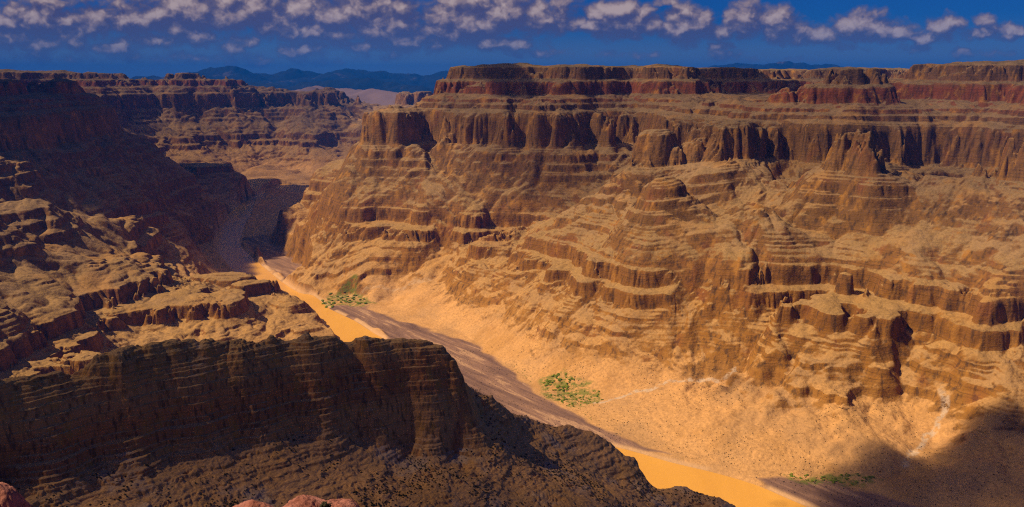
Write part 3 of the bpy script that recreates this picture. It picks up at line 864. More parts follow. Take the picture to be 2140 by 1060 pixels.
# which landform each quad belongs to (nearest named seed in (azimuth, ln distance))
SEEDS = {
 'near_left_spur': [(0,400,650),(0,600,390),(0,780,230),(200,500,390),(200,700,180),(310,470,380),(385,515,240),(330,540,200),(400,640,180),(540,600,160),(540,690,60),(640,650,90),(680,690,30),(-60,600,400),(0,None,1700,150),(400,None,1900,60),(0,None,4400,540),(150,None,4650,380)],
 'far_left_ridge': [(0,180,5000),(0,300,4900),(165,250,5600),(300,330,5900),(430,350,6700),(520,370,7500),(300,430,5400),(420,430,6100),(0,None,6500,500),(200,None,6800,500),(400,None,7600,200),(-300,None,6000,800),(560,375,8100)],
 'far_canyon_wall': [(-60,None,11000,900),(200,None,11500,900),(350,None,12000,900),(500,None,11800,700),(650,None,11800,600),(560,None,10300,200),(300,None,14500,800),(700,None,14500,300),(850,None,13000,300),(100,None,9000,500),(760,None,11000,300)],
 'river_flats': [(430,545,10),(450,505,4),(490,470,0),(560,400,0),(540,520,5),(590,575,5),(640,600,5),(700,640,5),(900,710,4),(1000,760,4),(1150,840,4),(1250,890,4),(1400,950,4),(1600,1005,5),(1760,1030,6),(1960,1090,6),(1070,None,1500,4),(1500,None,1500,4),(720,None,2400,3),(800,None,3000,3)],
 'mesa_wall': [(820,260,4800),(720,350,650),(650,440,370),(600,400,450),(700,560,90),(820,480,345),(820,600,60),(950,250,4900),(950,400,520),(1100,240,4950),(1100,160,5300),(1250,170,5500),(1400,170,5350),(1100,400,520),(1200,330,700),(1300,250,5050),(1500,170,5850),(1640,170,5800),(1500,None,9000,1190),(1100,None,8000,1180),(900,530,220),(960,470,330),(1150,425,400),(800,None,6500,300)],
 'great_right_wall': [(1700,180,6300),(1950,170,4650),(2100,170,4600),(1830,160,4400),(1750,330,3500),(1950,320,3650),(2100,320,3500),(1600,320,3800),(1400,300,3850),(1400,235,4300),(1560,230,4300),(1600,450,560),(1600,650,265),(1400,600,320),(1300,460,480),(1200,580,295),(1100,480,420),(1000,530,285),(930,560,190),(1100,640,170),(1300,760,80),(1500,690,195),(1600,880,62),(1760,880,80),(1950,640,260),(2050,900,110),(2120,600,400),(1900,None,9000,1190),(2600,None,3500,800),(1850,480,500),(2100,450,560),(1400,850,45),(2040,1000,60)],
}
q_s, id_s = [], []
for i, (nm, rows) in enumerate(SEEDS.items()):
    qq, _ = controls(rows)
    q_s.append(qq)
    id_s += [i] * len(qq)
q_s = np.concatenate(q_s)
id_s = np.array(id_s)
best = np.full((NR - 1, NA - 1), 1e9, F)
own = np.zeros((NR - 1, NA - 1), np.int8)
qa = (AI[:-1, :-1] / (CA - 1) * 2 - 1) * F(A_MAX)
ql = (lr[:-1, None].astype(F) + np.zeros((1, NA - 1), F))
for (sa, sl), i in zip(q_s, id_s):
    d = (qa - F(sa)) ** 2 + (ql - F(sl)) ** 2
    m_ = d < best
    best[m_] = d[m_]
    own[m_] = i
LABELS = {
 'near_left_spur': 'sunlit tan stepped spur in the lower left, behind the dark shaded ridge and left of the river',
 'far_left_ridge': 'dark navy ridge in cloud shadow at the far left, sloping down to the river bend',
 'far_canyon_wall': 'hazy purple banded canyon wall beyond the river bend, below the blue mountains',
 'river_flats': 'low purple brown silt flats and sandy banks along the river',
 'mesa_wall': 'flat topped red mesa and the detached square butte with tan slopes falling to the river bend',
 'great_right_wall': 'huge banded orange canyon wall with red cliff filling the right half, under the long level rim',
}
NAMES = {'near_left_spur': 'canyon_spur', 'far_left_ridge': 'canyon_ridge', 'far_canyon_wall': 'canyon_wall', 'river_flats': 'river_flats', 'mesa_wall': 'mesa', 'great_right_wall': 'canyon_wall'}
CAT = {'near_left_spur': 'ridge', 'far_left_ridge': 'ridge', 'far_canyon_wall': 'canyon wall', 'river_flats': 'river bank', 'mesa_wall': 'mesa', 'great_right_wall': 'canyon wall'}
for i, nm in enumerate(SEEDS):
    o = mesh_grid(NAMES[nm], X, Y, Z, M_rock, dict(bed=BED, silt=SILT, wash=WASH, sand=SAND, green=GREEN), keep=own == i, label=LABELS[nm])
    o['category'] = CAT[nm]
lap('canyon meshes')

def height_at(x, y):
    """canyon surface height under ground points (arrays)"""
    r_ = np.hypot(x, y)
    ia = (np.arctan2(x, y) + A_MAX) / (2 * A_MAX) * (NA - 1)
    il = (np.log(r_) - lr[0]) / (lr[-1] - lr[0]) * (NR - 1)
    return bilin(Z, np.asarray(ia, F), np.asarray(il, F))

# river: one flat sheet between the banks, running under the shores
n_ = min(len(RB), len(LB))
ti = np.linspace(0, 1, 160)
def resample(P):
    s_ = np.concatenate([[0], np.cumsum(np.hypot(*np.diff(P, axis=0).T))])
    return np.stack([np.interp(ti * s_[-1], s_, P[:, k_]) for k_ in (0, 1)], -1)
r1, l1 = resample(RB), resample(LB)
cols = np.linspace(-.35, 1.35, 8)
WX = l1[:, :1] + (r1 - l1)[:, :1] * cols
WY = l1[:, 1:] + (r1 - l1)[:, 1:] * cols
rv = mesh_grid('river', WX, WY, np.zeros_like(WX), M_water, label='muddy orange river winding through the canyon floor')
rv['category'] = 'river'

# ------------------------------------------------------------------ the shaded ridge in front
FRONT = [
 (-60,795,815),(0,792,820),(60,784,824),(120,770,829),(200,746,834),(260,729,839),(320,724,843),(370,721,846),(440,716,850),(500,712,854),(570,709,859),(640,706,864),(700,708,869),(760,709,874),(800,708,877),(840,709,880),(880,718,881),(920,734,881),(955,762,880),(975,812,880),(1030,830,925),(1100,870,960),(1190,895,980),(1240,910,985),(1280,935,990),(1330,965,985),(1345,1000,970),(1370,1025,960),(1430,1015,985),(1500,1040,980),(1540,1062,970),(1600,1120,950),(1750,1260,900),
 (0,1005,795),(200,962,798),(350,932,806),(500,905,815),(620,890,830),(750,900,842),(850,925,848),(950,940,852),
 (0,830,815),(0,900,805),(250,780,822),(250,860,812),(500,750,838),(500,830,825),(750,760,868),(750,830,852),(930,800,872),(930,870,860),
 (0,1060,752),(250,1060,742),(500,1060,738),(750,1060,735),(1000,1060,745),(1200,1060,790),(1350,1060,880),(1450,1062,940),
 (1000,870,895),(1100,960,880),(1100,910,930),(1200,990,895),(1200,935,952),(1290,1000,935),(1100,1010,825),(950,1000,795),(600,980,785),(300,1000,772),(800,980,795),(1250,1040,850),
]
FRONT = [(a, b, c, 'D') for a, b, c in FRONT]
BACK = []
for (px, py, D, _) in FRONT[:31]:
    a, k_ = ray(px, py)
    zc = EYE + k_ * D
    BACK += [(px, None, D + 25, zc - 18), (px, None, D + 160, zc - 190), (px, None, D + 420, max(zc - 480, 30)), (px, None, 1900, -120)]
BACK += [(px, None, 520, 690) for px in (-200, 0, 300, 600, 900, 1200, 1500)] + [(px, None, 300, 690) for px in (-200, 300, 800, 1300, 1900)]
BACK += [(-400, None, 850, 880), (-400, None, 600, 760), (2000, None, 800, 300), (2000, None, 1300, -60), (2600, None, 600, 300), (2600, None, 1500, -60), (2000, None, 1900, -150)]
qf, zf = controls(FRONT + BACK)
_r = random.Random(5)
fl_, z_ = [(380, 0)], 380
hard = False
while z_ < 900:
    hard = not hard
    th = _r.uniform(2.5, 9) if hard else _r.uniform(1.5, 5)
    z_ += th
    w_ = (.45 if hard else 1.25) if z_ > 785 else (.6 if hard else 1.1)
    fl_.append((z_, w_))
TF, TFinv = terrace(fl_)
surf_f = RBF(qf, TFinv(zf), c=.004)
FA0, FA1, FR0, FR1 = math.radians(-43), math.radians(30), 300., 1700.
ca2 = np.linspace(FA0, FA1, 330)
cl2 = np.linspace(math.log(FR0), math.log(FR1), 420)
G2A, G2L = np.meshgrid(ca2, cl2)
FB = surf_f(G2A, G2L).reshape(G2A.shape).astype(F)
NA2, NR2 = int(1300 * RES), int(1500 * RES)
az2 = np.linspace(FA0, FA1, NA2)
# more rows where the face and the scree lie
l_a = np.linspace(math.log(FR0), math.log(650), int(NR2 * .15), endpoint=False)
l_b = np.linspace(math.log(650), math.log(1060), int(NR2 * .75), endpoint=False)
l_c = np.linspace(math.log(1060), math.log(FR1), NR2 - len(l_a) - len(l_b))
lr2 = np.concatenate([l_a, l_b, l_c])
rr2 = np.exp(lr2)
X2 = (rr2[:, None] * np.sin(az2)[None]).astype(F)
Y2 = (rr2[:, None] * np.cos(az2)[None]).astype(F)
I2A, _ = np.meshgrid(np.linspace(0, 329, NA2), lr2)
I2L = ((lr2[:, None] - cl2[0]) / (cl2[-1] - cl2[0]) * 419 + np.zeros((1, NA2)))
b2 = bilin(FB, I2A.astype(F), I2L.astype(F))
w2x = X2 + perlin(X2 / 70, Y2 / 70, 71) * 14
w2y = Y2 + perlin(X2 / 70, Y2 / 70, 72) * 14
for i, (lam, a) in enumerate([(150, 3.2), (60, 1.9), (30, 1.4), (15, 1.0), (7.5, .7), (3.8, .4)]):
    b2 += (np.abs(perlin(w2x / lam, w2y / lam, 81 + i)) * 2 - .6) * a
Z2 = TF(b2).astype(F)
BED2 = Z2.copy()
j = perlin(X2 / 80, Y2 / 80, 91) * 2
face = sstep(782, 800, Z2 + perlin(X2 / 45, Y2 / 45, 92) * 9)
m2 = sstep(-.4, .2, perlin(X2 / 60, Y2 / 60, 93) + perlin(Z2 / 14, X2 / 500, 94) * .8)
Z2 = Z2 + (stairs(Z2, 4.3, 3.0) - Z2) * (.26 + .36 * face * m2)
Z2 = Z2 + (stairs(Z2, 1.9, 3.0) - Z2) * .4 * face
Z2 += (np.abs(perlin(X2 / 24, Y2 / 24, 97)) * 1.7 + perlin(X2 / 9, Y2 / 9, 98) * .4) * (1 - face)
Z2 += perlin(X2 / 6, Y2 / 6, 95) * .5 + perlin(X2 / 2.6, Y2 / 2.6, 96) * .22
fr = mesh_grid('foreground_ridge', X2, Y2, Z2, M_near, dict(bed=BED2), label='dark shaded cliff ridge with thin beds crossing the lower left foreground')
fr['category'] = 'ridge'
lap('foreground ridge')

# ------------------------------------------------------------------ the desert beyond and its mountains
def simple_mat(name, stops, scale, rough=.95, stretch_=(1, 1, 1), det=7):
    m = bpy.data.materials.new(name)
    m.use_nodes = True
    n = NT(m.node_tree)
    pos = n.node('ShaderNodeNewGeometry').outputs['Position']
    f = n.noise(n.vmath('MULTIPLY', pos, stretch_), scale, det, .62)
    n.put(n.n['Principled BSDF'].inputs['Base Color'], n.ramp(f, stops))
    n.n['Principled BSDF'].inputs['Roughness'].default_value = rough
    n.n['Principled BSDF'].inputs['Specular IOR Level'].default_value = .1
    return m


def ridge_height(x, y, ridges):
    h = np.full(x.shape, -9999.0)
    for pts, slope in ridges:
        P, H = [], []
        for (px, py, D) in pts:
            a, k_ = ray(px, py)
            P.append((D * math.sin(a), D * math.cos(a)))
            H.append(EYE + k_ * D)
        for (p, q, h0, h1) in zip(P[:-1], P[1:], H[:-1], H[1:]):
            vx, vy = q[0] - p[0], q[1] - p[1]
            t = np.clip(((x - p[0]) * vx + (y - p[1]) * vy) / (vx * vx + vy * vy), 0, 1)
            d = np.hypot(x - p[0] - t * vx, y - p[1] - t * vy)
            h = np.maximum(h, h0 + t * (h1 - h0) - slope * d)
    return h


M_plain = simple_mat('pale_desert', [(.35, (.17, .11, .10)), (.5, (.23, .155, .14)), (.65, (.12, .085, .08))], .00025)
M_mount = simple_mat('mountain_cloud_shade', [(.40, (.010, .014, .018)), (.60, (.018, .021, .024)), (.70, (.13, .10, .10))], .0006)  # scrub tones taken near black to put cloud shadow into the colour
pa = np.linspace(math.radians(-46), math.radians(46), 900)
pr = np.exp(np.linspace(math.log(15400), math.log(78000), 260))
XP = pr[:, None] * np.sin(pa)[None]
YP = pr[:, None] * np.cos(pa)[None]
edge = bilin(Z, *np.broadcast_arrays(((pa + A_MAX) / (2 * A_MAX) * (NA - 1)).clip(0, NA - 1).astype(F)[None], np.full((1, 1), NR - 1.01, F)))
RP = np.broadcast_to(pr[:, None], XP.shape)
ZP = 260 + perlin(XP / 6000, YP / 6000, 101) * 90 + perlin(XP / 1700, YP / 1700, 102) * 60 + np.abs(perlin(XP / 900, YP / 900, 103)) * 60
ZP += sstep(.02, .30, np.broadcast_to(pa[None], XP.shape)) * 560
t_ = sstep(15400, 17500, RP)
ZP = edge * (1 - t_) + ZP * t_
ZP[0] = edge[0] - 3
# pale hills in front of the mountains
HILLS = [([(560, 204, 24000), (620, 186, 25000), (660, 179, 26000), (720, 185, 25000), (780, 186, 24000), (850, 194, 23000), (920, 212, 22000)], .22),
         ([(380, 178, 30000), (440, 176, 30000), (520, 190, 28000)], .2)]
ZP = np.maximum(ZP, ridge_height(XP, YP, HILLS) + np.abs(perlin(XP / 800, YP / 800, 104)) * 90 - 40)
pl = mesh_grid('desert_plain', XP, YP, ZP, M_plain, label='pale pinkish desert hills far beyond the canyon, in front of the blue mountains')
pl['category'] = 'desert'


def mountains(name, ridges, a0, a1, r0, r1, seed, label):
    ma = np.linspace(a0, a1, 420)
    mr = np.linspace(r0, r1, 200)
    xm = mr[:, None] * np.sin(ma)[None]
    ym = mr[:, None] * np.cos(ma)[None]
    base = ridge_height(xm, ym, ridges)
    rough = np.abs(perlin(xm / 2600, ym / 2600, seed)) * 330 + np.abs(perlin(xm / 1100, ym / 1100, seed + 1)) * 170 + np.abs(perlin(xm / 450, ym / 450, seed + 2)) * 80
    zm = np.maximum(base + rough - 150, 60)
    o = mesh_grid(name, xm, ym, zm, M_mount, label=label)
    o['category'] = 'mountains'
    return o


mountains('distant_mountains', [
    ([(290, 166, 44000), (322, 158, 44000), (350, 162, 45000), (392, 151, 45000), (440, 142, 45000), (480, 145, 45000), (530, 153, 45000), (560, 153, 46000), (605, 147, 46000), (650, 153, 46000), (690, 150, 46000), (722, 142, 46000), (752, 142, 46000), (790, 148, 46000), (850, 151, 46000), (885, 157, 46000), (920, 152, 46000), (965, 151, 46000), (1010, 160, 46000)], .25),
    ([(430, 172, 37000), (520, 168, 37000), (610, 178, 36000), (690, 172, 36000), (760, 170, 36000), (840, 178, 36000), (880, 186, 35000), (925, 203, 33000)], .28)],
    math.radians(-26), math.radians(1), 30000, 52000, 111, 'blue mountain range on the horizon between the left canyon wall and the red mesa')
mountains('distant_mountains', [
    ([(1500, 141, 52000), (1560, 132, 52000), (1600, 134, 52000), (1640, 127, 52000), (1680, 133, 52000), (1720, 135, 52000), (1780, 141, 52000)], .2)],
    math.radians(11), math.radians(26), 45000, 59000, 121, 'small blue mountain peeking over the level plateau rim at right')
lap('distance')

# ------------------------------------------------------------------ the rim under the viewer
gx_ = np.linspace(-160, 160, 260)
gy_ = np.linspace(-120, 330, 300)
XN, YN = np.meshgrid(gx_, gy_)
wob_ = perlin(XN / 18, YN / 18, 131) * 3 + perlin(XN / 6, YN / 6, 132) * 1.0
dn = YN + wob_ * .4 - 1.6                                   # metres beyond the edge
ZN = np.where(dn < 0, EYE - 1.75 + perlin(XN / 7, YN / 7, 133) * .12, EYE - 2.2 - np.maximum(dn, 0) * 1.7)
ZN = np.where(dn > 14, EYE - 26.0 - (dn - 14) * .3, ZN)       # a ledge of red rock below the edge
ZN = np.where(dn > 36, EYE - 32.6 - (dn - 36) * 2.4, ZN)
ZN = np.maximum(ZN, 668) + perlin(XN / 4, YN / 4, 134) * .3
nr_ = mesh_grid('canyon_rim', XN, YN, ZN, M_red, label='rim rock under the viewpoint at the bottom of the frame')
nr_['category'] = 'cliff edge'


def link(name, mesh, loc, label, cat, group=None, scale=(1, 1, 1), rot=0.0):
    o = bpy.data.objects.new(name, mesh)
    COL.objects.link(o)
    o.location = loc
    o.scale = scale
    o.rotation_euler = (0, 0, rot)
    o['label'] = label
    o['category'] = cat
    if group:
        o['group'] = group
    return o


import bmesh


def boulder_mesh(name, seed, size):
    bm = bmesh.new()
    bmesh.ops.create_icosphere(bm, subdivisions=6, radius=1.0)
    co = np.array([v.co[:] for v in bm.verts])
    n3 = lambda s, k: perlin(co[:, 0] * s + co[:, 2] * s * .7 + 50, co[:, 1] * s - co[:, 2] * s * .6 + 50, k)
    rad = 1 + .22 * n3(1.1, seed) + .10 * n3(2.4, seed + 1) + .05 * np.abs(n3(5.2, seed + 2)) + .02 * n3(13, seed + 3)
    bed = np.round((co[:, 2] + .05 * n3(2, seed + 5)) * 7) / 7
    rad *= 1 + .012 * np.cos(bed * 40)
    co = co * rad[:, None] * np.array(size)
    for v, c in zip(bm.verts, co):
        v.co = c
    me = bpy.data.meshes.new(name)
    bm.to_mesh(me)
    bm.free()
    me.polygons.foreach_set('use_smooth', [True] * len(me.polygons))
    me.materials.append(M_red)
    return me


def near_point(px, py, D):
    a, k_ = ray(px, py)
    return D * math.sin(a), D * math.cos(a), EYE + k_ * D


x_, y_, z_ = near_point(636, 1044, 32)
b1 = link('boulder', boulder_mesh('boulder', 140, (1.55, 1.5, 1.4)), (x_, y_, z_ - 1.5), 'rounded pink red boulder at the bottom edge, the tallest one in the middle', 'boulder')
x_, y_, z_ = near_point(525, 1060, 31)
b2 = link('boulder', boulder_mesh('boulder', 150, (1.25, 1.3, 1.2)), (x_, y_, z_ - 1.22), 'low pink red boulder just left of the tallest boulder at the bottom edge', 'boulder')
x_, y_, z_ = near_point(-12, 1038, 31)
b3 = link('boulder', boulder_mesh('boulder', 160, (1.0, 1.2, 1.4)), (x_, y_, z_ - 1.2), 'red boulder in the bottom left corner of the view', 'boulder')
x_, y_, z_ = near_point(705, 1056, 31)
b4 = link('boulder', boulder_mesh('boulder', 170, (.9, 1.0, .9)), (x_, y_, z_ - .8), 'small orange boulder right of the tallest pink boulder at the bottom edge', 'boulder')
# pedestals of the same ledge carry the boulders
for b_ in (b1, b2, b3, b4):
    d = np.hypot(XN - b_.location.x, YN - b_.location.y)
    top = b_.location.z - .5
    ZN = np.maximum(ZN, top - np.maximum(0, d - 1.3) * 1.5)
nr_.data.vertices.foreach_set('co', np.stack([XN.ravel(), YN.ravel(), ZN.ravel()], -1).astype(F).ravel())
nr_.data.update()

# ------------------------------------------------------------------ bushes
def leaf_mat(name, c1, c2):
    m = bpy.data.materials.new(name)
    m.use_nodes = True
    n = NT(m.node_tree)
    oi = n.node('ShaderNodeObjectInfo').outputs['Random']
    pos = n.node('ShaderNodeNewGeometry').outputs['Position']
    f = n.math('MULTIPLY_ADD', oi, .5, n.math('MULTIPLY', n.noise(pos, .9, 3), .5))
    n.put(n.n['Principled BSDF'].inputs['Base Color'], n.mix(f, c1, c2))
    n.n['Principled BSDF'].inputs['Roughness'].default_value = .8
    n.n['Principled BSDF'].inputs['Specular IOR Level'].default_value = .15
    return m


M_green = leaf_mat('tamarisk_leaves', (.13, .20, .016), (.27, .32, .028))
M_scrub = leaf_mat('desert_scrub', (.022, .022, .012), (.055, .05, .028))


def bush_arrays(rnd, n_leaf, leaf, wid=.5, hgt=1.0):
    """unit bush: leaf quads filling a lumpy dome, and a few stems"""
    V, Q = [], []
    lobes = [(rnd.uniform(-.25, .25), rnd.uniform(-.25, .25), rnd.uniform(.35, .6), rnd.uniform(.28, .45)) for _ in range(5)]
    for i in range(n_leaf):
        lx, ly, lz, lr_ = rnd.choice(lobes)
        while True:
            p = [rnd.uniform(-1, 1) for _ in range(3)]
            r_ = math.sqrt(sum(c * c for c in p))
            if .35 < r_ < 1:
                break
        c = Vector((lx + p[0] * lr_, ly + p[1] * lr_, max(.04, (lz + p[2] * lr_) * hgt)))
        nrm = Vector((p[0] + rnd.uniform(-.6, .6), p[1] + rnd.uniform(-.6, .6), p[2] + rnd.uniform(-.3, .9))).normalized()
        t = nrm.orthogonal().normalized()
        b = nrm.cross(t)
        s_ = leaf * rnd.uniform(.6, 1.3)
        k0 = len(V)
        for (u, v) in ((-1, -.55), (1, -.7), (.8, .6), (-.7, .7)):
            V.append(tuple(c + t * u * s_ + b * v * s_))
        Q.append((k0, k0 + 1, k0 + 2, k0 + 3))
    for i in range(4):
        a = rnd.uniform(0, 6.28)
        tx, ty, tz = math.cos(a) * .25, math.sin(a) * .25, .55 * hgt
        k0 = len(V)
        V += [(-.03, 0, -.08), (.03, 0, -.08), (tx + .01, ty, tz), (tx - .01, ty, tz)]
        Q.append((k0, k0 + 1, k0 + 2, k0 + 3))
    return V, Q


def bush_mesh(name, seed, mat, n_leaf, leaf):
    V, Q = bush_arrays(random.Random(seed), n_leaf, leaf)
    me = bpy.data.meshes.new(name)
    me.from_pydata(V, [], Q)
    me.materials.append(mat)
    return me


GB = [bush_mesh('riverside_bush', 200 + i, M_green, 170, .12) for i in range(5)]
DB = [bush_mesh('desert_shrub', 220 + i, M_scrub, 130, .12) for i in range(5)]
rnd = random.Random(17)
THICKETS = [
    ([(1132, 806), (1152, 798), (1182, 801), (1200, 812), (1178, 824), (1142, 816)], 74, (6, 10), 'bright green bush in the thicket where the pale dry wash reaches the silt flats', 'green thicket at the mouth of the dry wash'),
    ([(1150, 828), (1200, 822), (1255, 830), (1258, 843), (1205, 856), (1160, 838)], 66, (4, 7.5), 'yellow green bush in the loose thicket just below the larger bright green one', 'loose thicket below the wash'),
    ([(1072, 768), (1090, 775), (1130, 802), (1120, 806), (1080, 780)], 14, (2.5, 4), 'small bush in the thin line leading up the edge of the flats from the thicket', 'thin line of bushes at the edge of the flats'),
    ([(670, 632), (690, 616), (730, 613), (768, 630), (770, 638), (720, 634), (688, 645), (676, 645)], 72, (8, 13), 'green bush in the thicket beside the upper river, below the small bluff', 'thicket beside the upper river'),
    ([(1628, 990), (1690, 995), (1750, 998), (1800, 1000), (1835, 1012), (1760, 1018), (1680, 1006)], 66, (4, 7), 'green bush in the strip along the lower river bank beside the cloud shadow', 'green strip along the lower bank'),
    ([(1205, 850), (1225, 862), (1262, 884), (1250, 888), (1210, 864)], 12, (2, 3.2), 'small scattered bush on the bank just below the loose thicket', 'scattered bushes below the thicket'),
]
for area, cnt, (s0, s1), lab, grp_ in THICKETS:
    A = np.array([ground(px, py, 4) for px, py in area])
    lo, hi = A.min(0), A.max(0)
    k_ = 0
    tries = 0
    while k_ < cnt and tries < 9000:
        tries += 1
        p = np.array([[rnd.uniform(lo[0], hi[0]), rnd.uniform(lo[1], hi[1])]])
        if not inside(p[:, 0], p[:, 1], A)[0]:
            continue
        if perlin(p[:, 0] / 22, p[:, 1] / 22, 171)[0] < .02:
            continue
        zz = float(height_at(p[:, 0], p[:, 1])[0])
        s_ = rnd.uniform(s0, s1)
        link('riverside_bush', GB[k_ % 5], (p[0, 0], p[0, 1], zz), lab, 'bush', grp_, (s_ * 1.2, s_ * 1.2, s_ * .55), rnd.uniform(0, 6.28))
        k_ += 1


def h2(x, y):
    a = np.arctan2(x, y)
    r_ = np.log(np.hypot(x, y))
    ia = (a - FA0) / (FA1 - FA0) * (NA2 - 1)
    il = np.interp(r_, lr2, np.arange(NR2))
    return bilin(Z2, np.asarray(ia, F), np.asarray(il, F))


rs = np.random.RandomState(23)
N = 26000
aa = rs.uniform(math.radians(-34), math.radians(16), N)
dd = rs.uniform(690, 975, N)
xx, yy = dd * np.sin(aa), dd * np.cos(aa)
zz = h2(xx, yy)
gr = np.hypot(h2(xx + 2, yy) - h2(xx - 2, yy), h2(xx, yy + 2) - h2(xx, yy - 2)) / 4
keep = (gr < .95) & (zz < 808) & (perlin(xx / 70, yy / 70, 181) + perlin(xx / 22, yy / 22, 182) * .6 + rs.uniform(-.5, .5, N) > .25)
# inside the frame
cz, sz = math.cos(PITCH), math.sin(PITCH)
dep = yy * cz - (zz - EYE) * sz
vpy = 530 - FPX * (yy * sz + (zz - EYE) * cz) / dep
vpx = 1070 + FPX * xx / dep
keep &= (vpy > 700) & (vpy < 1075) & (vpx > -10) & (vpx < 1700)
sz_ = rs.uniform(.5, 1.75, N)
order = np.nonzero(keep)[0]
order = order[np.argsort(-(sz_[order] / dd[order]))][:2000]
for q_, i in enumerate(order[:300]):
    s_ = float(sz_[i])
    link('desert_shrub', DB[q_ % 5], (float(xx[i]), float(yy[i]), float(zz[i])), 'small dark desert shrub dotting the shaded scree of the foreground ridge', 'shrub', 'shrubs on the shaded foreground scree', (s_ * 1.3, s_ * 1.3, s_ * .9), float(rs.uniform(0, 6.28)))
x_, y_, z_ = near_point(678, 1050, 30.5)
link('desert_shrub', DB[0], (x_, y_, z_ - .35), 'little dark shrub growing in the notch between the pink boulders at the bottom edge', 'shrub', None, (.55, .55, .45))


def scrub_mass(name, xs, ys, zs, ss, mat, label):
    V0, Q0 = bush_arrays(random.Random(5), 16, .26)
    V0, Q0 = np.array(V0), np.array(Q0)
    n_ = len(xs)
    th = np.random.RandomState(3).uniform(0, 6.28, n_)
    c_, s__ = np.cos(th), np.sin(th)
    vx = V0[None, :, 0] * c_[:, None] - V0[None, :, 1] * s__[:, None]
    vy = V0[None, :, 0] * s__[:, None] + V0[None, :, 1] * c_[:, None]
    co = np.stack([xs[:, None] + vx * ss[:, None] * 1.3, ys[:, None] + vy * ss[:, None] * 1.3, zs[:, None] + V0[None, :, 2] * ss[:, None] * .9], -1)
    q = (Q0[None] + (np.arange(n_) * len(V0))[:, None, None]).reshape(-1, 4)
    me = bpy.data.meshes.new(name)
    co = co.reshape(-1, 3).astype(F)
    me.vertices.add(len(co))
    me.vertices.foreach_set('co', co.ravel())
    me.loops.add(len(q) * 4)
    me.loops.foreach_set('vertex_index', q.ravel().astype(np.int32))
    me.polygons.add(len(q))
    me.polygons.foreach_set('loop_start', np.arange(0, len(q) * 4, 4, dtype=np.int32))
    me.update(calc_edges=True)
    me.materials.append(mat)
    o = bpy.data.objects.new(name, me)
    COL.objects.link(o)
    o['kind'] = 'stuff'
    o['label'] = label
    o['category'] = 'scrub'
    return o


rest = order[300:]
scrub_mass('scrub', xx[rest], yy[rest], zz[rest], sz_[rest], M_scrub, 'fine dark scrub scattered over the shaded foreground scree')
N = 16000
aa = rs.uniform(math.radians(-8), math.radians(34), N)
dd = rs.uniform(1900, 3300, N)
xs, ys = dd * np.sin(aa), dd * np.cos(aa)
zs = height_at(xs, ys)
rv_d = bilin(sd, ((aa + A_MAX) / (2 * A_MAX) * (RA - 1)).astype(F), ((np.log(dd) - rl_[0]) / (rl_[-1] - rl_[0]) * (RL - 1)).astype(F))
kp = (zs > 4) & (zs < 150) & (rv_d > 25) & (perlin(xs / 160, ys / 160, 191) + rs.uniform(-.6, .6, N) > .15)
scrub_mass('scrub', xs[kp], ys[kp], zs[kp], rs.uniform(.8, 2.6, N)[kp], M_scrub, 'tiny dark scrub dotted over the sunlit sandy fans beside the river')
lap('plants')

# ------------------------------------------------------------------ clouds overhead: their shadows lie on the canyon
M_cloud = bpy.data.materials.new('cloud_vapour')
M_cloud.use_nodes = True
n = NT(M_cloud.node_tree)
n.n.remove(n.n['Principled BSDF'])
vs = n.node('ShaderNodeVolumeScatter')
vs.inputs['Color'].default_value = (.98, .98, 1, 1)
vs.inputs['Density'].default_value = .022
vs.inputs['Anisotropy'].default_value = .5
n.l.new(vs.outputs[0], n.n['Material Output'].inputs['Volume'])
CZ = 3400.0


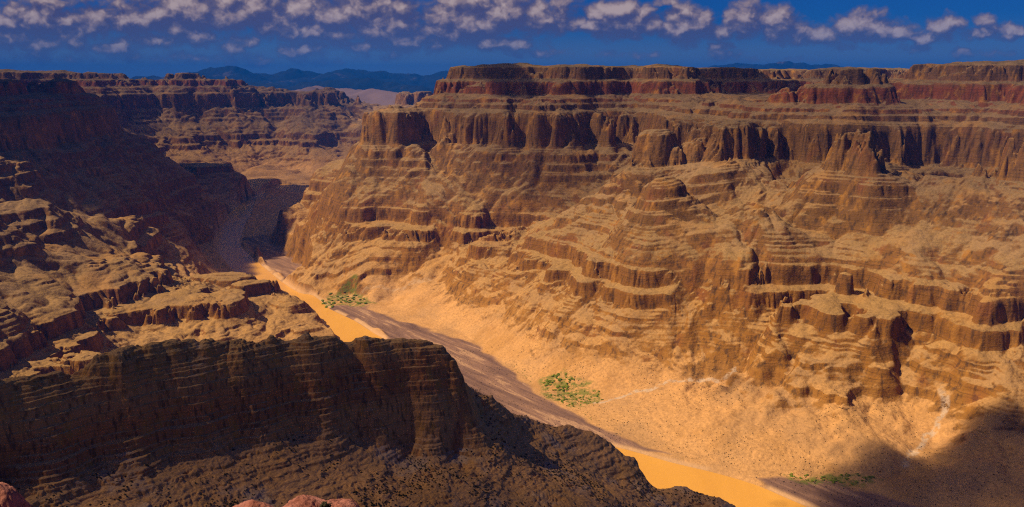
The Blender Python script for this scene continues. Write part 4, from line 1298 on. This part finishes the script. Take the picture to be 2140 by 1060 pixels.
def cloud(poly, z_ground, soft, thick, label, seed, cell):
    off = SUN_DIR[:2] / SUN_DIR[2]
    P = np.array([(x + off[0] * (CZ - z_ground), y + off[1] * (CZ - z_ground)) for x, y in poly])
    lo, hi = P.min(0) - soft * 2.5, P.max(0) + soft * 2.5
    gx, gy = np.arange(lo[0], hi[0], cell), np.arange(lo[1], hi[1], cell)
    x, y = np.meshgrid(gx, gy)
    xw = x + perlin(x / (soft * 2.2), y / (soft * 2.2), seed) * soft * .9 + perlin(x / (soft * .8), y / (soft * .8), seed + 1) * soft * .4
    yw = y + perlin(x / (soft * 2.2), y / (soft * 2.2), seed + 2) * soft * .9 + perlin(x / (soft * .8), y / (soft * .8), seed + 3) * soft * .4
    d = seg_dist(xw, yw, np.concatenate([P, P[:1]]))
    d = np.where(inside(xw, yw, P), d, -d)
    t = np.clip(d / soft + .5, 0, 1)
    t = t * t * (3 - 2 * t) * (.75 + .35 * perlin(x / soft, y / soft, seed + 4) + .2 * np.abs(perlin(x / soft * 2.7, y / soft * 2.7, seed + 5)))
    t[0] = t[-1] = 0
    t[:, 0] = t[:, -1] = 0
    pos = t > .004
    keep = pos[:-1, :-1] | pos[1:, :-1] | pos[:-1, 1:] | pos[1:, 1:]
    top = CZ + np.maximum(t, 0) * thick
    bot = CZ - np.maximum(t, 0) * thick * .12
    nr, nc = x.shape
    it = np.arange(nr * nc).reshape(nr, nc)
    ib = np.where(pos, it + nr * nc, it)                # rim vertices are shared by top and base
    qt = np.stack([it[:-1, :-1], it[:-1, 1:], it[1:, 1:], it[1:, :-1]], -1)[keep]
    qb = np.stack([ib[:-1, :-1], ib[1:, :-1], ib[1:, 1:], ib[:-1, 1:]], -1)[keep]
    v = np.concatenate([np.stack([x, y, np.where(pos, top, CZ)], -1).reshape(-1, 3), np.stack([x, y, bot], -1).reshape(-1, 3)])
    q = np.concatenate([qt, qb])
    used = np.zeros(len(v), bool)
    used[q.ravel()] = True
    remap = np.cumsum(used) - 1
    me = bpy.data.meshes.new('cloud')
    me.from_pydata(v[used].tolist(), [], remap[q].tolist())
    me.materials.append(M_cloud)
    o = bpy.data.objects.new('cloud', me)
    COL.objects.link(o)
    o['label'] = label
    o['category'] = 'cloud'
    o['kind'] = 'stuff'
    return o


def pd(lst):
    out = []
    for px, D in lst:
        a, _ = ray(px, 300)
        out.append((D * math.sin(a), D * math.cos(a)))
    return out


cloud([(-4200, 3500), (-3450, 4020), (-2380, 4230), (-2060, 4620), (-2030, 4980), (-1900, 5330), (-1830, 5900), (-1950, 7000), (-2150, 8700), (-4200, 9000)], 350, 170, 330, 'cloud casting the shadow on the dark ridge at far left', 301, 55)
cloud([(-1300, 250), (-1250, 1400), (-200, 1420), (350, 1330), (560, 1150), (600, 500), (200, 200)], 800, 200, 68, 'cloud casting the shadow on the foreground ridge', 311, 45)
cloud([ground(px, py, 50) for px, py in [(1745, 965), (1800, 935), (1880, 972), (1960, 935), (2040, 905), (2140, 930), (2300, 960), (2600, 1120), (2300, 1400), (1850, 1250), (1650, 1050), (1735, 1000)]], 50, 110, 115, 'cloud casting the soft shadow at the lower right', 321, 28)
cloud([ground(px, py, 95) for px, py in [(1475, 798), (1520, 786), (1552, 796), (1510, 808)]], 95, 55, 45, 'scrap of cloud casting the small soft shadow beside the small butte', 331, 12)
cloud(pd([(1010, 5050), (1095, 5050), (1090, 5900), (1005, 5900)]), 1150, 50, 130, 'cloud casting the shadow across the mesa front', 341, 30)
cloud(pd([(1425, 5500), (1645, 5500), (1645, 6600), (1425, 6600)]), 1130, 80, 110, 'cloud casting the shadow on the rim right of the mesa', 361, 40)
cloud(pd([(100, 9000), (780, 9000), (780, 14500), (60, 14500)]), 400, 500, 28, 'added thin veil of cloud dimming the sun on the far canyon wall', 381, 140)  # unseen veil, added to weaken the sun on the far wall
cloud(pd([(850, 4300), (1300, 3900), (1700, 3500), (2400, 3300), (2700, 7500), (1000, 7500)]), 1000, 500, 23, 'added thin veil of cloud dimming the sun on the upper canyon wall', 371, 140)  # added out of view to darken the mesa and upper wall
lap('clouds')

# ------------------------------------------------------------------ air
hz = bmesh.new()
bmesh.ops.create_cube(hz, size=1.0)
hm = bpy.data.meshes.new('haze')
hz.to_mesh(hm)
hz.free()
haze = bpy.data.objects.new('haze', hm)
COL.objects.link(haze)
zlo, zhi = -420.0, 2450.0
haze.scale = (170000, 84000, zhi - zlo)
haze.location = (0, 80000 - 42000, (zlo + zhi) / 2)
haze['kind'] = 'stuff'
haze['label'] = 'thin blue haze fading the far walls and mountains'
haze['category'] = 'haze'
M_haze = bpy.data.materials.new('haze_air')
M_haze.use_nodes = True
n = NT(M_haze.node_tree)
n.n.remove(n.n['Principled BSDF'])
pv = n.node('ShaderNodeVolumePrincipled')
pv.inputs['Color'].default_value = (.0, .20, 1.0, 1)
pv.inputs['Density'].default_value = 2.1e-5
n.l.new(pv.outputs[0], n.n['Material Output'].inputs['Volume'])
hm.materials.append(M_haze)
